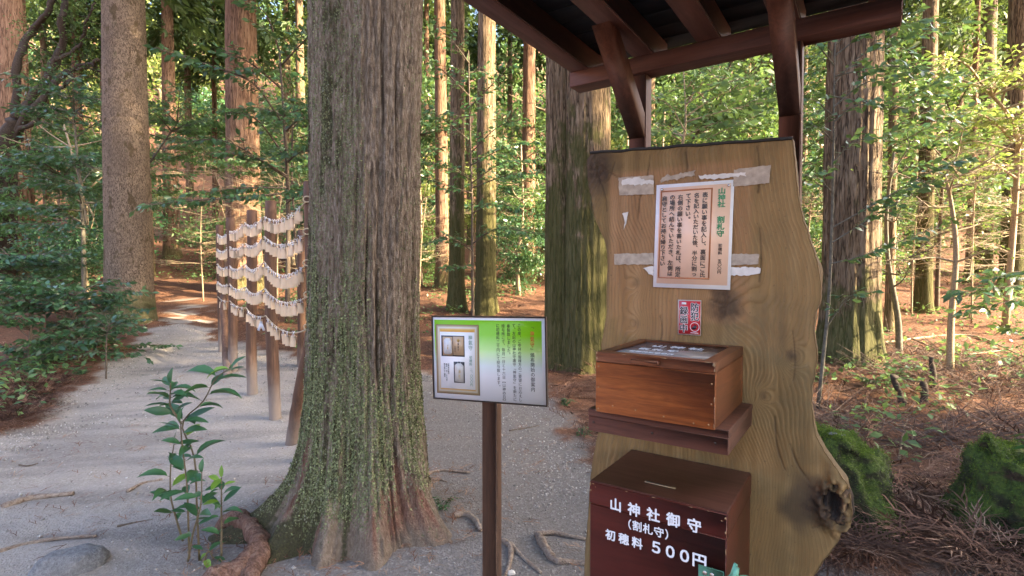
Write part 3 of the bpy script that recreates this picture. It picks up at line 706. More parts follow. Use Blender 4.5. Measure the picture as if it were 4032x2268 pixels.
understory(222, [(520, 1060, 16), (500, 800, 15.8), (620, 600, 15.5), (720, 450, 15.2)], [], 'mid green evergreen beyond the grey scaly trunk', leaves='leaf_mid', auto=36, auto_len=(1., 2.4), tw=.55, leaf=.12, r0=.05, name='evergreen_tree', cat='tree')

# bare, twiggy shrubs and crooked saplings
def twiggy(seed, trunk, n, length, label, wood='twig', r0=.018, rise=.25, name='bare_shrub', cat='shrub', leaves=0, lmat='leaf_mid', flat=.35, group=None):
    rng = np.random.default_rng(seed); mb = MB(); lf = []
    tp = [pt(*q) for q in trunk]; base = tp[0].copy(); base[2] = T(base[0], base[1]); tp[0] = base - np.array([0, 0, .05])
    c = catmull(tp, 16); mb.tube(c, np.linspace(r0, r0 * .35, 16), 8)
    for k in range(n):
        i = rng.integers(4, 16); a = rng.uniform(0, 2*np.pi); d = np.array([math.cos(a), math.sin(a), rng.uniform(-.1, rise * 2)]); L = length * rng.uniform(.45, 1.15)
        br = catmull([c[i], c[i] + d * L * .35 + rng.normal(0, .04, 3), c[i] + d * L * .7 + rng.normal(0, .06, 3) + np.array([0, 0, .05]), c[i] + d * L], 9)
        mb.tube(br, np.linspace(r0 * .3, .0018, 9), 4, False)
        for q in range(rng.integers(5, 11)):
            j = rng.integers(2, 8); d2 = unit(d + rng.normal(0, .6, 3) * np.array([1, 1, flat])); L2 = L * rng.uniform(.2, .5)
            tw = catmull([br[j], br[j] + d2 * L2 * .5 + rng.normal(0, .02, 3), br[j] + d2 * L2], 5)
            mb.tube(tw, np.linspace(.0035, .0012, 5), 3, False)
            for z in range(3):
                d3 = unit(d2 + rng.normal(0, .6, 3) * np.array([1, 1, flat])); mb.tube(np.array([tw[2], tw[2] + d3 * L2 * .4]), [.002, .001], 3, False)
            for z in range(leaves): lf.append(tw[rng.integers(2, 5)] + rng.normal(0, .03, 3))
    root = empty(name, base, label=label, cat=cat, group=group)
    mb.V = [v - base for v in mb.V]; mb.build('branches', M[wood], root)
    if lf:
        P = np.array(lf); n2 = len(P); X, Y, Z = frames(rand_dirs(rng, n2) * np.array([1, 1, .4]), np.array([0, 0, 1.]) + rng.normal(0, .4, (n2, 3)))
        MB().batch(LEAF5_V, LEAF5_F, P - base, X, Y, Z, .06, .03, .06, rnd=rng.random(n2)).build('foliage', M[lmat], root)
    return root
twiggy(301, [(800, 1120, 12.5), (790, 900, 12.3), (810, 640, 12)], 34, 1.9, 'bare pale twigs fanning out left of the pinkish trunk', flat=.2, rise=.1)
twiggy(302, [(1090, 1110, 11.5), (1095, 900, 11.4), (1120, 700, 11.2)], 24, 1.4, 'bare twiggy shrub right of the pinkish trunk behind the rack', flat=.3)
twiggy(303, [(1650, 1110, 12.5), (1660, 950, 12.4), (1680, 780, 12.2)], 22, 1.3, 'bare twigs beside the right edge of the big lichen covered trunk', flat=.25, rise=.1)
twiggy(304, [(3740, 1503, 6.4), (3745, 1260, 6.4), (3765, 1000, 6.3), (3745, 800, 6.2), (3720, 690, 6.1)], 16, .8, 'bright crooked pale sapling standing in the sunny litter', r0=.042, name='sapling', cat='tree', leaves=2, lmat='leaf_yellow')
twiggy(305, [(3540, 1440, 7.2), (3535, 1250, 7.2), (3500, 1050, 7.1), (3490, 850, 7.0), (3520, 600, 6.9)], 12, .8, 'thin grey curving sapling rising beside the furrowed cedar', wood='stem_grey', r0=.045, name='sapling', cat='tree', leaves=1)
twiggy(306, [(3590, 1180, 10), (3595, 1000, 9.8), (3610, 850, 9.6)], 26, 1.2, 'tangle of bare sunlit twigs between furrowed cedar and yellow mossed trunk', flat=.5)
twiggy(307, [(3830, 1140, 9.4), (3830, 900, 9.3), (3850, 600, 9.1)], 36, 1.7, 'bare sunlit shrub with long horizontal twigs at upper right', flat=.3, rise=.12, leaves=2, lmat='leaf_yellow')
twiggy(308, [(3180, 1060, 8.2), (3185, 900, 8.1), (3200, 760, 8.0)], 24, .9, 'bare twiggy bush showing just right of the slab', flat=.5, leaves=1)
twiggy(309, [(3985, 1100, 11), (3990, 900, 11), (3970, 650, 10.8)], 30, 1.9, 'bare pale bush filling the right edge of the wood', flat=.3, rise=.15, leaves=2, lmat='leaf_yellow')
twiggy(310, [(2030, 1135, 14), (2050, 1000, 14), (2065, 860, 13.8)], 10, 1.0, 'forked bare sapling left of the orange trunk with mossy foot', r0=.035, name='sapling', cat='tree')
# gnarled limbs at the upper left; their silhouette darkness is put into the colour
mb = MB(); rng = np.random.default_rng(320)
gY = 17.8
base = np.array([pt(20, 1100, gY)[0], gY, 0]); base[2] = T(base[0], base[1])
limbs = [([(20, 1080), (22, 800), (30, 600), (60, 470)], .26, .18), ([(60, 470), (190, 300), (240, 180), (250, 60), (260, -60)], .11, .06), ([(30, 600), (170, 380), (250, 290), (330, 260), (390, 240)], .10, .04), ([(60, 470), (70, 250), (130, 120), (190, 40), (215, -60)], .10, .05),
         ([(180, 370), (260, 330), (300, 270), (395, 275)], .05, .02), ([(40, 540), (150, 470), (260, 440), (360, 470)], .06, .02), ([(215, 240), (300, 190), (340, 90), (370, 10)], .05, .02), ([(75, 610), (160, 590), (240, 620)], .05, .02)]
for L, a, b_ in limbs:
    P = [pt(x, y, gY + .25 * rng.normal()) for x, y in L]
    c = catmull(P, 22) + .03 * rng.normal(size=(22, 3)); mb.tube(c, 1.35 * np.linspace(a, b_, 22) * (1 + .12 * rng.normal(size=22)), 9)
    for k in range(7):
        i = rng.integers(5, 21); d = unit(rng.normal(size=3) + np.array([.3, 0, .2])); ln = rng.uniform(.3, .9)
        mb.tube(catmull([c[i], c[i] + d * ln * .5 + rng.normal(0, .06, 3), c[i] + d * ln], 6), np.linspace(.018, .005, 6), 4, False)
gr = empty('gnarled_tree', base, label='gnarled tree with dark twisting limbs at the upper left', cat='tree')
mb.V = [v - base for v in mb.V]; mb.build('limbs', M['black_wood'], gr)
P = np.array([pt(rng.uniform(60, 400), rng.uniform(-80, 640), gY + rng.normal() * .8) for _ in range(260)]); P = (P[:, None] + rng.normal(0, .16, (260, 9, 3)) * np.array([1, 1, .4])).reshape(-1, 3); n2 = len(P)
X, Y, Z = frames(rand_dirs(rng, n2) * np.array([1, 1, .4]), np.array([0, 0, 1.]) + rng.normal(0, .4, (n2, 3)))
MB().batch(LEAF5_V, LEAF5_F, P - base, X, Y, Z, .10, .05, .1, rnd=rng.random(n2)).build('foliage', M['leaf_mid'], gr)

# ------------------------------------------------------------------ the big lichen-covered cedar in the foreground
TC = np.array([-0.885, 3.21])
zt = np.concatenate([np.linspace(-.15, 3.9, 400), np.linspace(4.0, 22, 40)])
tht = np.linspace(0, 2*np.pi, 300, endpoint=False)
Zt, THt = np.meshgrid(zt, tht, indexing='ij')
def lobe(a, s): return np.exp(-(np.angle(np.exp(1j * (THt - a))) / s)**2)
A_ = lambda dx, dy: math.atan2(dy, dx)
Zc = np.clip(Zt, -.1, None)
Rt = .312 + .0 * Zt + .030 * np.exp(-((Zc) / .75)**2) - .012 * np.clip(Zt - 3.5, 0, 20)
Rt = Rt + .07 * np.exp(-Zc / .20) + .40 * lobe(A_(-.66, -.22), .30) * np.exp(-Zc / .19) + .26 * lobe(A_(.5, -.30), .26) * np.exp(-Zc / .22) + .20 * lobe(A_(.22, -.6), .20) * np.exp(-Zc / .26) + .17 * lobe(A_(-.08, -.6), .17) * np.exp(-Zc / .24) \
     + .24 * lobe(A_(-.38, -.5), .20) * np.exp(-Zc / .26) + .25 * lobe(1.2, .4) * np.exp(-Zc / .25) + .2 * lobe(2.6, .4) * np.exp(-Zc / .25)
cx_, sy_ = np.cos(THt), np.sin(THt)
wob = .35 * fbm(cx_ * 1.5, sy_ * 1.5, Zt * .8, 3)
fur = noise3((cx_ + wob * .12) * 13, (sy_ + wob * .12) * 13, Zt * .55)
fur = 1 - np.abs(fur) * 2.2                                             # long furrows between plates
strip = noise3((cx_ + wob * .08) * 30, (sy_ + wob * .08) * 30, Zt * 1.4)
brk = noise3(cx_ * 16, sy_ * 16, Zt * 7)
fine = fbm(cx_ * 40, sy_ * 40, Zt * 9, 2)
shag = sstep(.9, .1, Zt)                                                # flaky plates near the foot
plate = sstep(-.05, .05, noise3(cx_ * 6 + 3, sy_ * 6, Zt * 3.2)) * shag
disp = .012 * fur + .012 * strip + .007 * brk + .007 * fine + .016 * fbm(cx_ * 3, sy_ * 3, Zt * .7, 2) + .020 * plate * (.5 + noise3(cx_*14, sy_*14, Zt*3)) + .006 * shag * np.sign(noise3(cx_*10 + 5, sy_*10, Zt*2.2))
Rd = Rt + disp
lx = .012 * Zt
Vt = np.stack([TC[0] + Rd * cx_ + lx - .02, TC[1] + Rd * sy_, Zt], -1)
left = sstep(.1, .95, np.cos(THt - math.radians(205)))                  # the shaded, mossy side
col_n = noise3(cx_ * 5 + 9, sy_ * 5, Zt * .30); col2 = noise3(cx_ * 9 + 2, sy_ * 9, Zt * .5 + 4); pn = fbm(cx_ * 4, sy_ * 4, Zt * 1.6 + 20, 4)
low = sstep(1.55, .45, Zt) * sstep(-.02, .30, Zt + .10 * pn)
moss = np.clip(.95 * left * (.55 + .9 * pn) + .75 * sstep(.05, .4, col2) * sstep(3.6, 1, Zt) * .8 + .5 * low * sstep(-.1, .4, pn) + .6 * sstep(.28, .0, Zt) * lobe(A_(-.5, -.45), .45), 0, 1)
right = sstep(.55, .95, np.cos(THt - math.radians(-38)))
lich = np.clip(1.15 * low * sstep(-.55, .25, pn + .2 * col_n) + .85 * sstep(.0, .38, col_n + .3 * pn) * (.45 + .55 * sstep(3.5, 1.0, Zt)) + .35 * left, 0, 1) * (1 - .75 * right * sstep(.7, 1.3, Zt))
red = np.clip(sstep(.42, .34, Zt + .12 * pn) * sstep(.0, .14, Zt + .08 * pn) * lobe(A_(.38, -.5), .34) * (.55 + 1.1 * fbm(cx_ * 9, sy_ * 9, Zt * 3 + 7, 3)) + lobe(A_(-.42, -.46), .10) * sstep(.12, .2, Zt) * sstep(.62, .45, Zt) + .8 * plate * sstep(.2, .5, noise3(cx_*8, sy_*8, Zt*2+3)) * sstep(.5, .2, Zt), 0, 1)
lich = lich * (1 - .9 * red) * sstep(.05, .30, Zt + .1 * pn); moss = moss * (1 - .9 * red)
mz, mt = Zt.shape
i, j = np.meshgrid(np.arange(mz - 1), np.arange(mt), indexing='ij'); j2 = (j + 1) % mt
big_root = np.array([TC[0], TC[1], 0])
big = empty('cedar_tree', big_root, label='huge foreground cedar trunk covered in green lichen with flared roots', cat='tree')
t_me = make_mesh('trunk', Vt.reshape(-1, 3) - big_root, [np.stack([i*mt + j, i*mt + j2, (i+1)*mt + j2, (i+1)*mt + j], -1).reshape(-1, 4)],
                 {'moss': moss.ravel(), 'lich': lich.ravel(), 'red': red.ravel(), 'fur': (fur * .5 + strip * .8 + .3 * brk).ravel(), 'dust': sstep(.30, .0, Zt + .1 * pn).ravel()})
m, nt, b = new_mat('big_cedar_bark')
v = coords(nt, (1, 1, .22)); vr = coords(nt, (1, 1, 1))
nf = noise(nt, v, 85.0, 6, .7); nb = noise(nt, vr, 16.0, 5, .65); nfine = noise(nt, vr, 110.0, 3, .6)
c = ramp(nt, nf, [(0.32, (0.095, 0.068, 0.049)), (0.5, (0.215, 0.168, 0.128)), (0.66, (0.375, 0.318, 0.262))])
c = mix(nt, band(nt, attr(nt, 'fur'), .05, -.6), c, (0.045, 0.031, 0.021))
c = mix(nt, math_(nt, 'MULTIPLY', attr(nt, 'dust'), .7), c, ramp(nt, nb, [(.3, (.14, .105, .08)), (.7, (.27, .215, .17))]))
c = mix(nt, attr(nt, 'red'), c, ramp(nt, nf, [(.3, (.10, .046, .032)), (.55, (.225, .118, .084)), (.75, (.34, .21, .155))]))
mm_ = band(nt, math_(nt, 'ADD', attr(nt, 'moss'), math_(nt, 'MULTIPLY', math_(nt, 'SUBTRACT', nb, .5), 1.6)), .42, .85)
c = mix(nt, math_(nt, 'MULTIPLY', mm_, .8), c, ramp(nt, nfine, [(.3, (.016, .019, .007)), (.55, (.040, .046, .015)), (.75, (.075, .088, .026))]))
vf_ = coords(nt, (1, 1, .75))
fl = N(nt, 'ShaderNodeTexVoronoi', Scale=120.0, Randomness=1.0); nt.links.new(vf_, fl.inputs['Vector'])
cell = N(nt, 'ShaderNodeSeparateColor'); nt.links.new(fl.outputs['Color'], cell.inputs[0])
li = math_(nt, 'ADD', math_(nt, 'MULTIPLY', attr(nt, 'lich'), .85), math_(nt, 'MULTIPLY', math_(nt, 'SUBTRACT', nb, .5), 1.1))
ll_ = math_(nt, 'MULTIPLY', band(nt, math_(nt, 'SUBTRACT', li, cell.outputs[0]), -.02, .10), band(nt, fl.outputs['Distance'], .75, .35))
c = mix(nt, math_(nt, 'MULTIPLY', ll_, .85), c, ramp(nt, cell.outputs[1], [(.0, (.095, .115, .052)), (.45, (.185, .205, .100)), (.8, (.275, .285, .160)), (1., (.34, .35, .26))]))
nt.links.new(c, b.inputs['Base Color']); b.inputs['Roughness'].default_value = .92; b.inputs['Specular IOR Level'].default_value = .2
bump(nt, b, math_(nt, 'ADD', nf, math_(nt, 'MULTIPLY', nfine, .8)), 1.0, .02)
link('trunk', t_me, m, big)
cr = link('crown', CROWNS[0], None, big); cr.location = (0, 0, .5)
# lichen rosettes: leafy flakes standing off the bark
rng = np.random.default_rng(41)
front = (Zt < 3.4) & (np.cos(THt - math.radians(-75)) > -.15)
prob = (lich * (.5 + .6 * sstep(-.1, .5, noise3(cx_ * 20, sy_ * 20, Zt * 6)))) * front * np.where(Zt < 3.4, 1, 0)
pf = prob.ravel() ** 1.5; pf[~np.isfinite(pf)] = 0; pf /= pf.sum()
NL = 24000
sel = rng.choice(pf.size, NL, p=pf)
dz_, dth = Vt[1, 0, 2] - Vt[0, 0, 2], 2*np.pi/mt
base_p = Vt.reshape(-1, 3)[sel] - big_root
nrm = unit(np.stack([cx_.ravel()[sel], sy_.ravel()[sel], np.full(NL, .15)], -1))
base_p = base_p + np.stack([-nrm[:, 1], nrm[:, 0], 0 * nrm[:, 0]], -1) * rng.uniform(-.005, .005, (NL, 1)) + np.array([0, 0, 1.]) * rng.uniform(-.006, .006, (NL, 1)) + nrm * .001
Zv = unit(nrm + rng.normal(0, .45, (NL, 3))); Xv, Yv, Zv = frames(rand_dirs(rng, NL), Zv)
FL_V = [(0, 0, 0)] + [(math.cos(a) * r_, math.sin(a) * r_, z_) for a, r_, z_ in zip(np.linspace(0, 2*np.pi, 6, endpoint=False), (1, .7, 1.05, .75, .95, .65), (.5, .15, .45, .2, .55, .1))]
FL_F = [np.array([[0, k + 1, (k + 1) % 6 + 1] for k in range(6)])]
sz = rng.uniform(.0025, .0065, NL) * np.where(Zt.ravel()[sel] < 1.5, 1.15, .8)
MB().batch(FL_V, FL_F, base_p, Xv, Yv, Zv, sz, sz, sz, rnd=rng.random(NL)).build('lichen', leaf_mat('lichen_flakes', (.095, .120, .050), (.235, .260, .125), .0, .9, False), big, smooth=False, kind='stuff')
# red-barked surface roots of the big cedar, round the seedling
M['red_root'] = bark_mat('red_root', (.085, .045, .033), (.185, .105, .078), (.29, .195, .155), .02, .2, 3.0, 1.4, cracks=.4)
M['root'] = bark_mat('dusty_root', (.17, .12, .09), (.29, .225, .18), (.38, .32, .27), .0, .0, 1.0, 1.2, cracks=.2)
def root_part(pts, rad, mat='red_root', n=60, k=20):
    c = catmull(pts, n); rg = np.random.default_rng(len(pts) + n)
    r = np.interp(np.linspace(0, 1, n), np.linspace(0, 1, len(rad)), rad) * (1 + .06 * rg.normal(size=n))
    r = r * .74; c = c - np.array([0, 0, .026])
    mb = MB(); mb.tube(c - big_root, r, k)
    Vr = mb.V[-1]; cc = np.repeat(c - big_root, k, 0); nn_ = len(cc)
    Vr[:nn_] = cc + (Vr[:nn_] - cc) * (1 + .28 * fbm(Vr[:nn_, 0:1] * 9, Vr[:nn_, 1:2] * 9, Vr[:nn_, 2:3] * 9, 3))
    return mb.build('root', M[mat], big)
g3 = lambda px, py, up: gp(px, py) + np.array([0, 0, up])
root_part([g3(1120, 2130, -.02), g3(1030, 2150, .06), g3(985, 2120, .10), g3(935, 2080, .09), g3(880, 2070, .04), g3(840, 2090, -.02)], [.05, .055, .06, .06, .05, .03])
root_part([g3(1010, 2200, .08), g3(960, 2255, .06), g3(860, 2310, .06), g3(740, 2370, .04), g3(620, 2430, -.02)], [.06, .075, .075, .06, .03])
root_part([g3(985, 2120, .08), g3(1025, 2190, .08), g3(1000, 2260, .06), g3(960, 2330, .03)], [.06, .065, .06, .04])

# ------------------------------------------------------------------ the slab under its little roof (local axes: x = along the face, y = into the wood, z = up)
YAW = math.radians(34.0); DF = 1.559
UX = np.array([math.cos(YAW), -math.sin(YAW), 0]); DX = np.array([math.sin(YAW), math.cos(YAW), 0])
def W3(u, d, w): return UX * u + DX * d + np.array([0, 0, w])
def local_empty(name, u, d, w, **tags): return empty(name, W3(u, d, w), -YAW, **tags)
def face_uw(px, py, d=DF):
    r = ray(px, py); P = CAM + r * (d / (r @ DX)); return P @ UX, P[2]

R_OUT = np.array([(-.171,1.846),(-.162,1.751),(-.155,1.689),(-.143,1.632),(-.126,1.579),(-.112,1.532),(-.102,1.475),(-.101,1.435),(-.112,1.397),(-.115,1.343),(-.108,1.296),(-.107,1.28),(-.117,1.203),(-.119,1.158),(-.107,1.079),(-.088,1.041),(-.064,1.005),(-.036,.97),(-.028,.938),(-.024,.902),(-.027,.866),(-.046,.843),(-.055,.812),(-.076,.77),(-.092,.74),(-.105,.71),(-.12,.6),(-.10,.4),(-.06,.15),(-.05,-.05)])[::-1]
L_OUT = np.array([(-.746,1.88),(-.763,1.863),(-.763,1.831),(-.757,1.779),(-.742,1.721),(-.735,1.676),(-.718,1.637),(-.696,1.592),(-.689,1.542),(-.691,1.448),(-.693,1.354),(-.707,1.27),(-.713,1.108),(-.719,.972),(-.736,.891),(-.743,.831),(-.763,.561),(-.77,.3),(-.78,-.05)])[::-1]
nv, nu = 430, 210
wv = np.linspace(-.05, 1.0, nv)
vv = np.linspace(0, 1, nv); uu = np.linspace(0, 1, nu)
Wn = -.05 + vv * (1.88 + .05)
Lw = np.interp(Wn, L_OUT[:, 1], L_OUT[:, 0]); Rw = np.interp(-.05 + vv * (1.846 + .05), R_OUT[:, 1], R_OUT[:, 0])
Rw = Rw + .0025 * noise3(vv * 60, 0, 0) ; Lw = Lw + .0025 * noise3(vv * 55, 3, 0)
SU = Lw[:, None] + (Rw - Lw)[:, None] * uu[None]
top = 1.88 + (1.846 - 1.88) * uu + .004 * noise3(uu * 9, 1, 2)
SW = -.05 + vv[:, None] * (top[None] + .05)
# knots: (u, w, radius, darkness)
def kn(px, py): return face_uw(px, py)
KN = [(*kn(2855, 1200), .050, .9), (*kn(3250, 1990), .055, 1.0), (*kn(2352, 660), .050, 1.0), (*kn(3117, 1403), .016, .75), (*kn(2505, 1275), .014, .3), (*kn(3005, 1560), .012, .5), (*kn(2505, 1115), .014, .35)]
s_ = uu[None] + 0 * SW
ring = 58 * np.abs(s_ - .42 - .05 * np.sin(SW * 2.2)) + 3.0 * fbm(SU * 3, SW * .8, 0, 3) + .25 * fbm(SU * 20, SW * 2.5, 2, 2)
dark = np.zeros_like(SU); dispk = np.zeros_like(SU)
for ku, kw, kr, kd in KN:
    dd = np.hypot((SU - ku), (SW - kw) * .8) / kr
    ring = ring + kd * (8 * np.exp(-(dd / 1.8)**2) + 3.5 * np.exp(-(dd / 3.6)**2))
    dark = np.maximum(dark, kd * sstep(1.25, .3, dd + .35 * fbm(SU * 30, SW * 30, ku * 9, 3)))
# smoky stain and rotten hollow of the burl on the right
bu, bw = kn(3290, 1985)
sc_u, sc_w = kn(3190, 1990)
st = sstep(1.0, .45, np.hypot((SU - sc_u) / .088, (SW - sc_w) / (.085 + .25 * (sc_u - SU).clip(-.06, .06))) + .45 * fbm(SU * 11, SW * 11, 5, 3))
st = np.maximum(st, .95 * sstep(.085, .02, np.hypot(SU - (-.735), (SW - 1.825) * .7) - .02 + .03 * fbm(SU * 20, SW * 20, 2, 3)))
hole = sstep(1., .45, np.hypot((SU - kn(3285, 1960)[0]) / .024, (SW - kn(3285, 1975)[1]) / .042) + .7 * fbm(SU * 45, SW * 45, 8, 3))
rim = sstep(1.9, 1.0, np.hypot((SU - kn(3300, 1990)[0]) / .033, (SW - kn(3300, 1990)[1]) / .052)) * (1 - hole)
pale = sstep(.012, -.012, np.maximum(np.abs(SU - (-.475)) - .205 - .01 * (SW - 1.5), np.abs(SW - 1.58) - .225)) * .9
pale = np.maximum(pale, .75 * sstep(.01, -.03, np.maximum(np.abs(SU + .55) - .11, np.abs(SW - 1.39) - .09) + .03 * fbm(SU * 8, SW * 8, 3, 3)))
edge = .35 * np.maximum(sstep(.012, 0, SU - Lw[:, None]), sstep(.012, 0, Rw[:, None] - SU))
disp = .0012 * np.sin(ring * 6.28) + .002 * fbm(SU * 6, SW * 6, 0, 3) - .045 * hole + .020 * rim * (1 + 1.3 * fbm(SU * 50, SW * 50, 3, 3)) - .010 * edge + .006 * sstep(.06, .0, np.hypot(SU - KN[2][0], SW - KN[2][1])) * fbm(SU * 70, SW * 70, 1, 2)
crk = np.zeros_like(SU)
for poly in ([(2560, 612), (2548, 690), (2520, 780), (2512, 860)], [(2700, 600), (2706, 660), (2690, 700)], [(2980, 575), (2990, 660), (2984, 760)], [(2420, 640), (2400, 700), (2380, 720)], [(2360, 650), (2420, 690), (2470, 720)], [(2350, 680), (2380, 760), (2390, 830)],
             [(3110, 1750), (3140, 1830), (3190, 1900)], [(3050, 1640), (3060, 1760), (3090, 1850)], [(3120, 1300), (3130, 1400), (3124, 1500)], [(2600, 1240), (2606, 1300), (2600, 1345)], [(3200, 2080), (3260, 2060), (3330, 2050)], [(2800, 1180), (2850, 1200), (2900, 1180)], [(2850, 1160), (2858, 1210), (2850, 1250)], [(2830, 1225), (2880, 1190)], [(2990, 900), (2996, 1010), (2988, 1110)]):
    C_ = catmull([(*kn(*q), 0) for q in poly], 24)
    dmin = np.full(SU.shape, 9.)
    for a_, b_ in zip(C_[:-1], C_[1:]):
        ab = b_ - a_; t_ = np.clip(((SU - a_[0]) * ab[0] + (SW - a_[1]) * ab[1]) / (ab @ ab + 1e-12), 0, 1)
        dmin = np.minimum(dmin, np.hypot(SU - a_[0] - t_ * ab[0], SW - a_[1] - t_ * ab[1]))
    crk = np.maximum(crk, .75 * sstep(.0034, .0006, dmin + .0015 * noise3(SU * 90, SW * 40, 3)))
disp = disp - .004 * crk
SLU, SLW = -.43, 0.0
Vf = np.stack([SU - SLU, -disp, SW], -1)                                  # front face at y = 0
TH_ = .060
def ring_rows(off, y):                                                    # silhouette loops behind the front face for the live edges
    sidek = .010 * fbm(SU * 8, SW * 8 + y * 40, 7, 2)
    U2 = SU + (uu[None] > .999) * (off + .010 * noise3(SW * 7, y * 30, 1)) - (uu[None] < .001) * (off * .6 + .008 * noise3(SW * 9, y * 30, 5))
    knob = .022 * np.exp(-((SW - 1.50) / .035)**2) * (uu[None] > .999) * (1 if y > .02 else 0)
    return np.stack([U2 + knob - SLU, np.full_like(SU, y), SW], -1)
V_list = [Vf.reshape(-1, 3)]
mb = MB()
i, j = np.meshgrid(np.arange(nv - 1), np.arange(nu - 1), indexing='ij')
FQ = np.stack([i*nu + j, i*nu + j + 1, (i+1)*nu + j + 1, (i+1)*nu + j], -1).reshape(-1, 4)
at_ = dict(ring=ring.ravel(), dark=dark.ravel(), pale=pale.ravel(), stain=np.clip(st, 0, 1).ravel(), hole=hole.ravel(), edge=edge.ravel(), crk=crk.ravel())
V_ = Vf.reshape(-1, 3)
loops = []
k = np.arange(nv)
per = np.concatenate([k * nu, (nv - 1) * nu + np.arange(1, nu), (nv - 2 - np.arange(nv - 1)) * nu + nu - 1, np.arange(nu - 2, 0, -1)])
front_per = V_[per]; loops = [per]
allV = [V_]; cnt = len(V_); m_p = len(per)
uu_f = (SU).ravel()[per]; ww_f = SW.ravel()[per]
sgn = np.where(per % nu == nu - 1, 1, np.where(per % nu == 0, -1, 0))
attrs_all = {k2: [a] for k2, a in at_.items()}
for y, off in ((.006, .0008), (.022, .001), (.042, .000), (TH_, -.004)):
    nn = noise3(ww_f * 9, y * 40, 2) * .003
    knob = .007 * np.exp(-((ww_f - 1.505) / .03)**2) * (sgn > 0) * (.02 < y < TH_)
    Vr = np.stack([uu_f + sgn * (off + nn) + knob - SLU, np.full(m_p, y), ww_f], -1)
    loops.append(cnt + np.arange(m_p)); allV.append(Vr); cnt += m_p
    for k2 in at_: attrs_all[k2].append(at_[k2][per] if k2 not in ('edge', 'hole', 'crk') else (np.ones(m_p) if k2 == 'edge' else np.zeros(m_p)))
ctr = np.array([[0.0, TH_, .9]]); allV.append(ctr)
for k2 in at_: attrs_all[k2].append(np.zeros(1))
q = np.arange(m_p); q2 = (q + 1) % m_p
faces = [FQ]
for a, c in zip(loops[:-1], loops[1:]): faces.append(np.stack([a[q], c[q], c[q2], a[q2]], -1))
faces.append(np.stack([loops[-1][q], np.full(m_p, cnt), loops[-1][q2]], -1))
slab_me = make_mesh('board', np.concatenate(allV), faces, {k2: np.concatenate(v2) for k2, v2 in attrs_all.items()})
m, nt, b = new_mat('weathered_slab')
rg = attr(nt, 'ring'); v = coords(nt, (1, 1, 1)); vs_ = coords(nt, (1, 1, .10))
nz = noise(nt, v, 9.0, 5); nfib = noise(nt, vs_, 160.0, 4, .6); nst = noise(nt, vs_, 22.0, 4)
wave = math_(nt, 'FRACT', math_(nt, 'ADD', rg, math_(nt, 'MULTIPLY', nst, .8)))
line = math_(nt, 'MULTIPLY', band(nt, wave, .55, .95), band(nt, wave, 1.0, .95))
c = ramp(nt, nst, [(.3, (.145, .090, .035)), (.5, (.215, .140, .056)), (.7, (.285, .195, .088))])
c = mix(nt, math_(nt, 'MULTIPLY', band(nt, nz, .45, .7), .6), c, (.130, .100, .046))
cp = ramp(nt, nst, [(.3, (.235, .118, .050)), (.55, (.325, .185, .090)), (.75, (.390, .240, .130))])
c = mix(nt, attr(nt, 'pale'), c, cp)
gold = band(nt, noise(nt, coords(nt, (1, 1, .5)), 3.2, 3), .42, .62)
c = mix(nt, math_(nt, 'MULTIPLY', gold, .5), c, mix(nt, nst, (.20, .115, .040), (.34, .205, .080)))
c = mix(nt, math_(nt, 'MULTIPLY', line, .36), c, mix(nt, .7, c, (.075, .042, .015)))
c = mix(nt, math_(nt, 'MULTIPLY', band(nt, nfib, .5, .75), .22), c, (.16, .11, .055))
c = mix(nt, math_(nt, 'MULTIPLY', attr(nt, 'edge'), .75), c, (.115, .082, .040))  # live-edge tone, its side faces coloured darker to offset skylight
c = mix(nt, math_(nt, 'MULTIPLY', attr(nt, 'stain'), .8), c, ramp(nt, nz, [(.3, (.040, .028, .018)), (.7, (.095, .064, .034))]))
c = mix(nt, attr(nt, 'dark'), c, ramp(nt, noise(nt, v, 60.0, 4), [(.3, (.026, .016, .010)), (.7, (.085, .052, .030))]))
c = mix(nt, math_(nt, 'MULTIPLY', attr(nt, 'hole'), .85), c, (.06, .035, .02))
wst = math_(nt, 'MULTIPLY', band(nt, noise(nt, coords(nt, (1, 1, .35)), 5.5, 6, .7), .50, .72), .55)
c = mix(nt, wst, c, (.088, .068, .036))
c = mix(nt, math_(nt, 'MULTIPLY', attr(nt, 'crk'), .65), c, (.05, .03, .016))
spk = band(nt, noise(nt, v, 120.0, 2), .66, .72)
c = mix(nt, math_(nt, 'MULTIPLY', spk, .6), c, (.09, .055, .03))
nt.links.new(c, b.inputs['Base Color']); b.inputs['Roughness'].default_value = .72; b.inputs['Specular IOR Level'].default_value = .3
bump(nt, b, math_(nt, 'ADD', math_(nt, 'MULTIPLY', line, .5), nfib), .3, .003)
slab = local_empty('wooden_slab', SLU, DF, SLW, label='tall live edged slab of pale wood standing upright under the small roof', cat='board')
link('board', slab_me, m, slab)
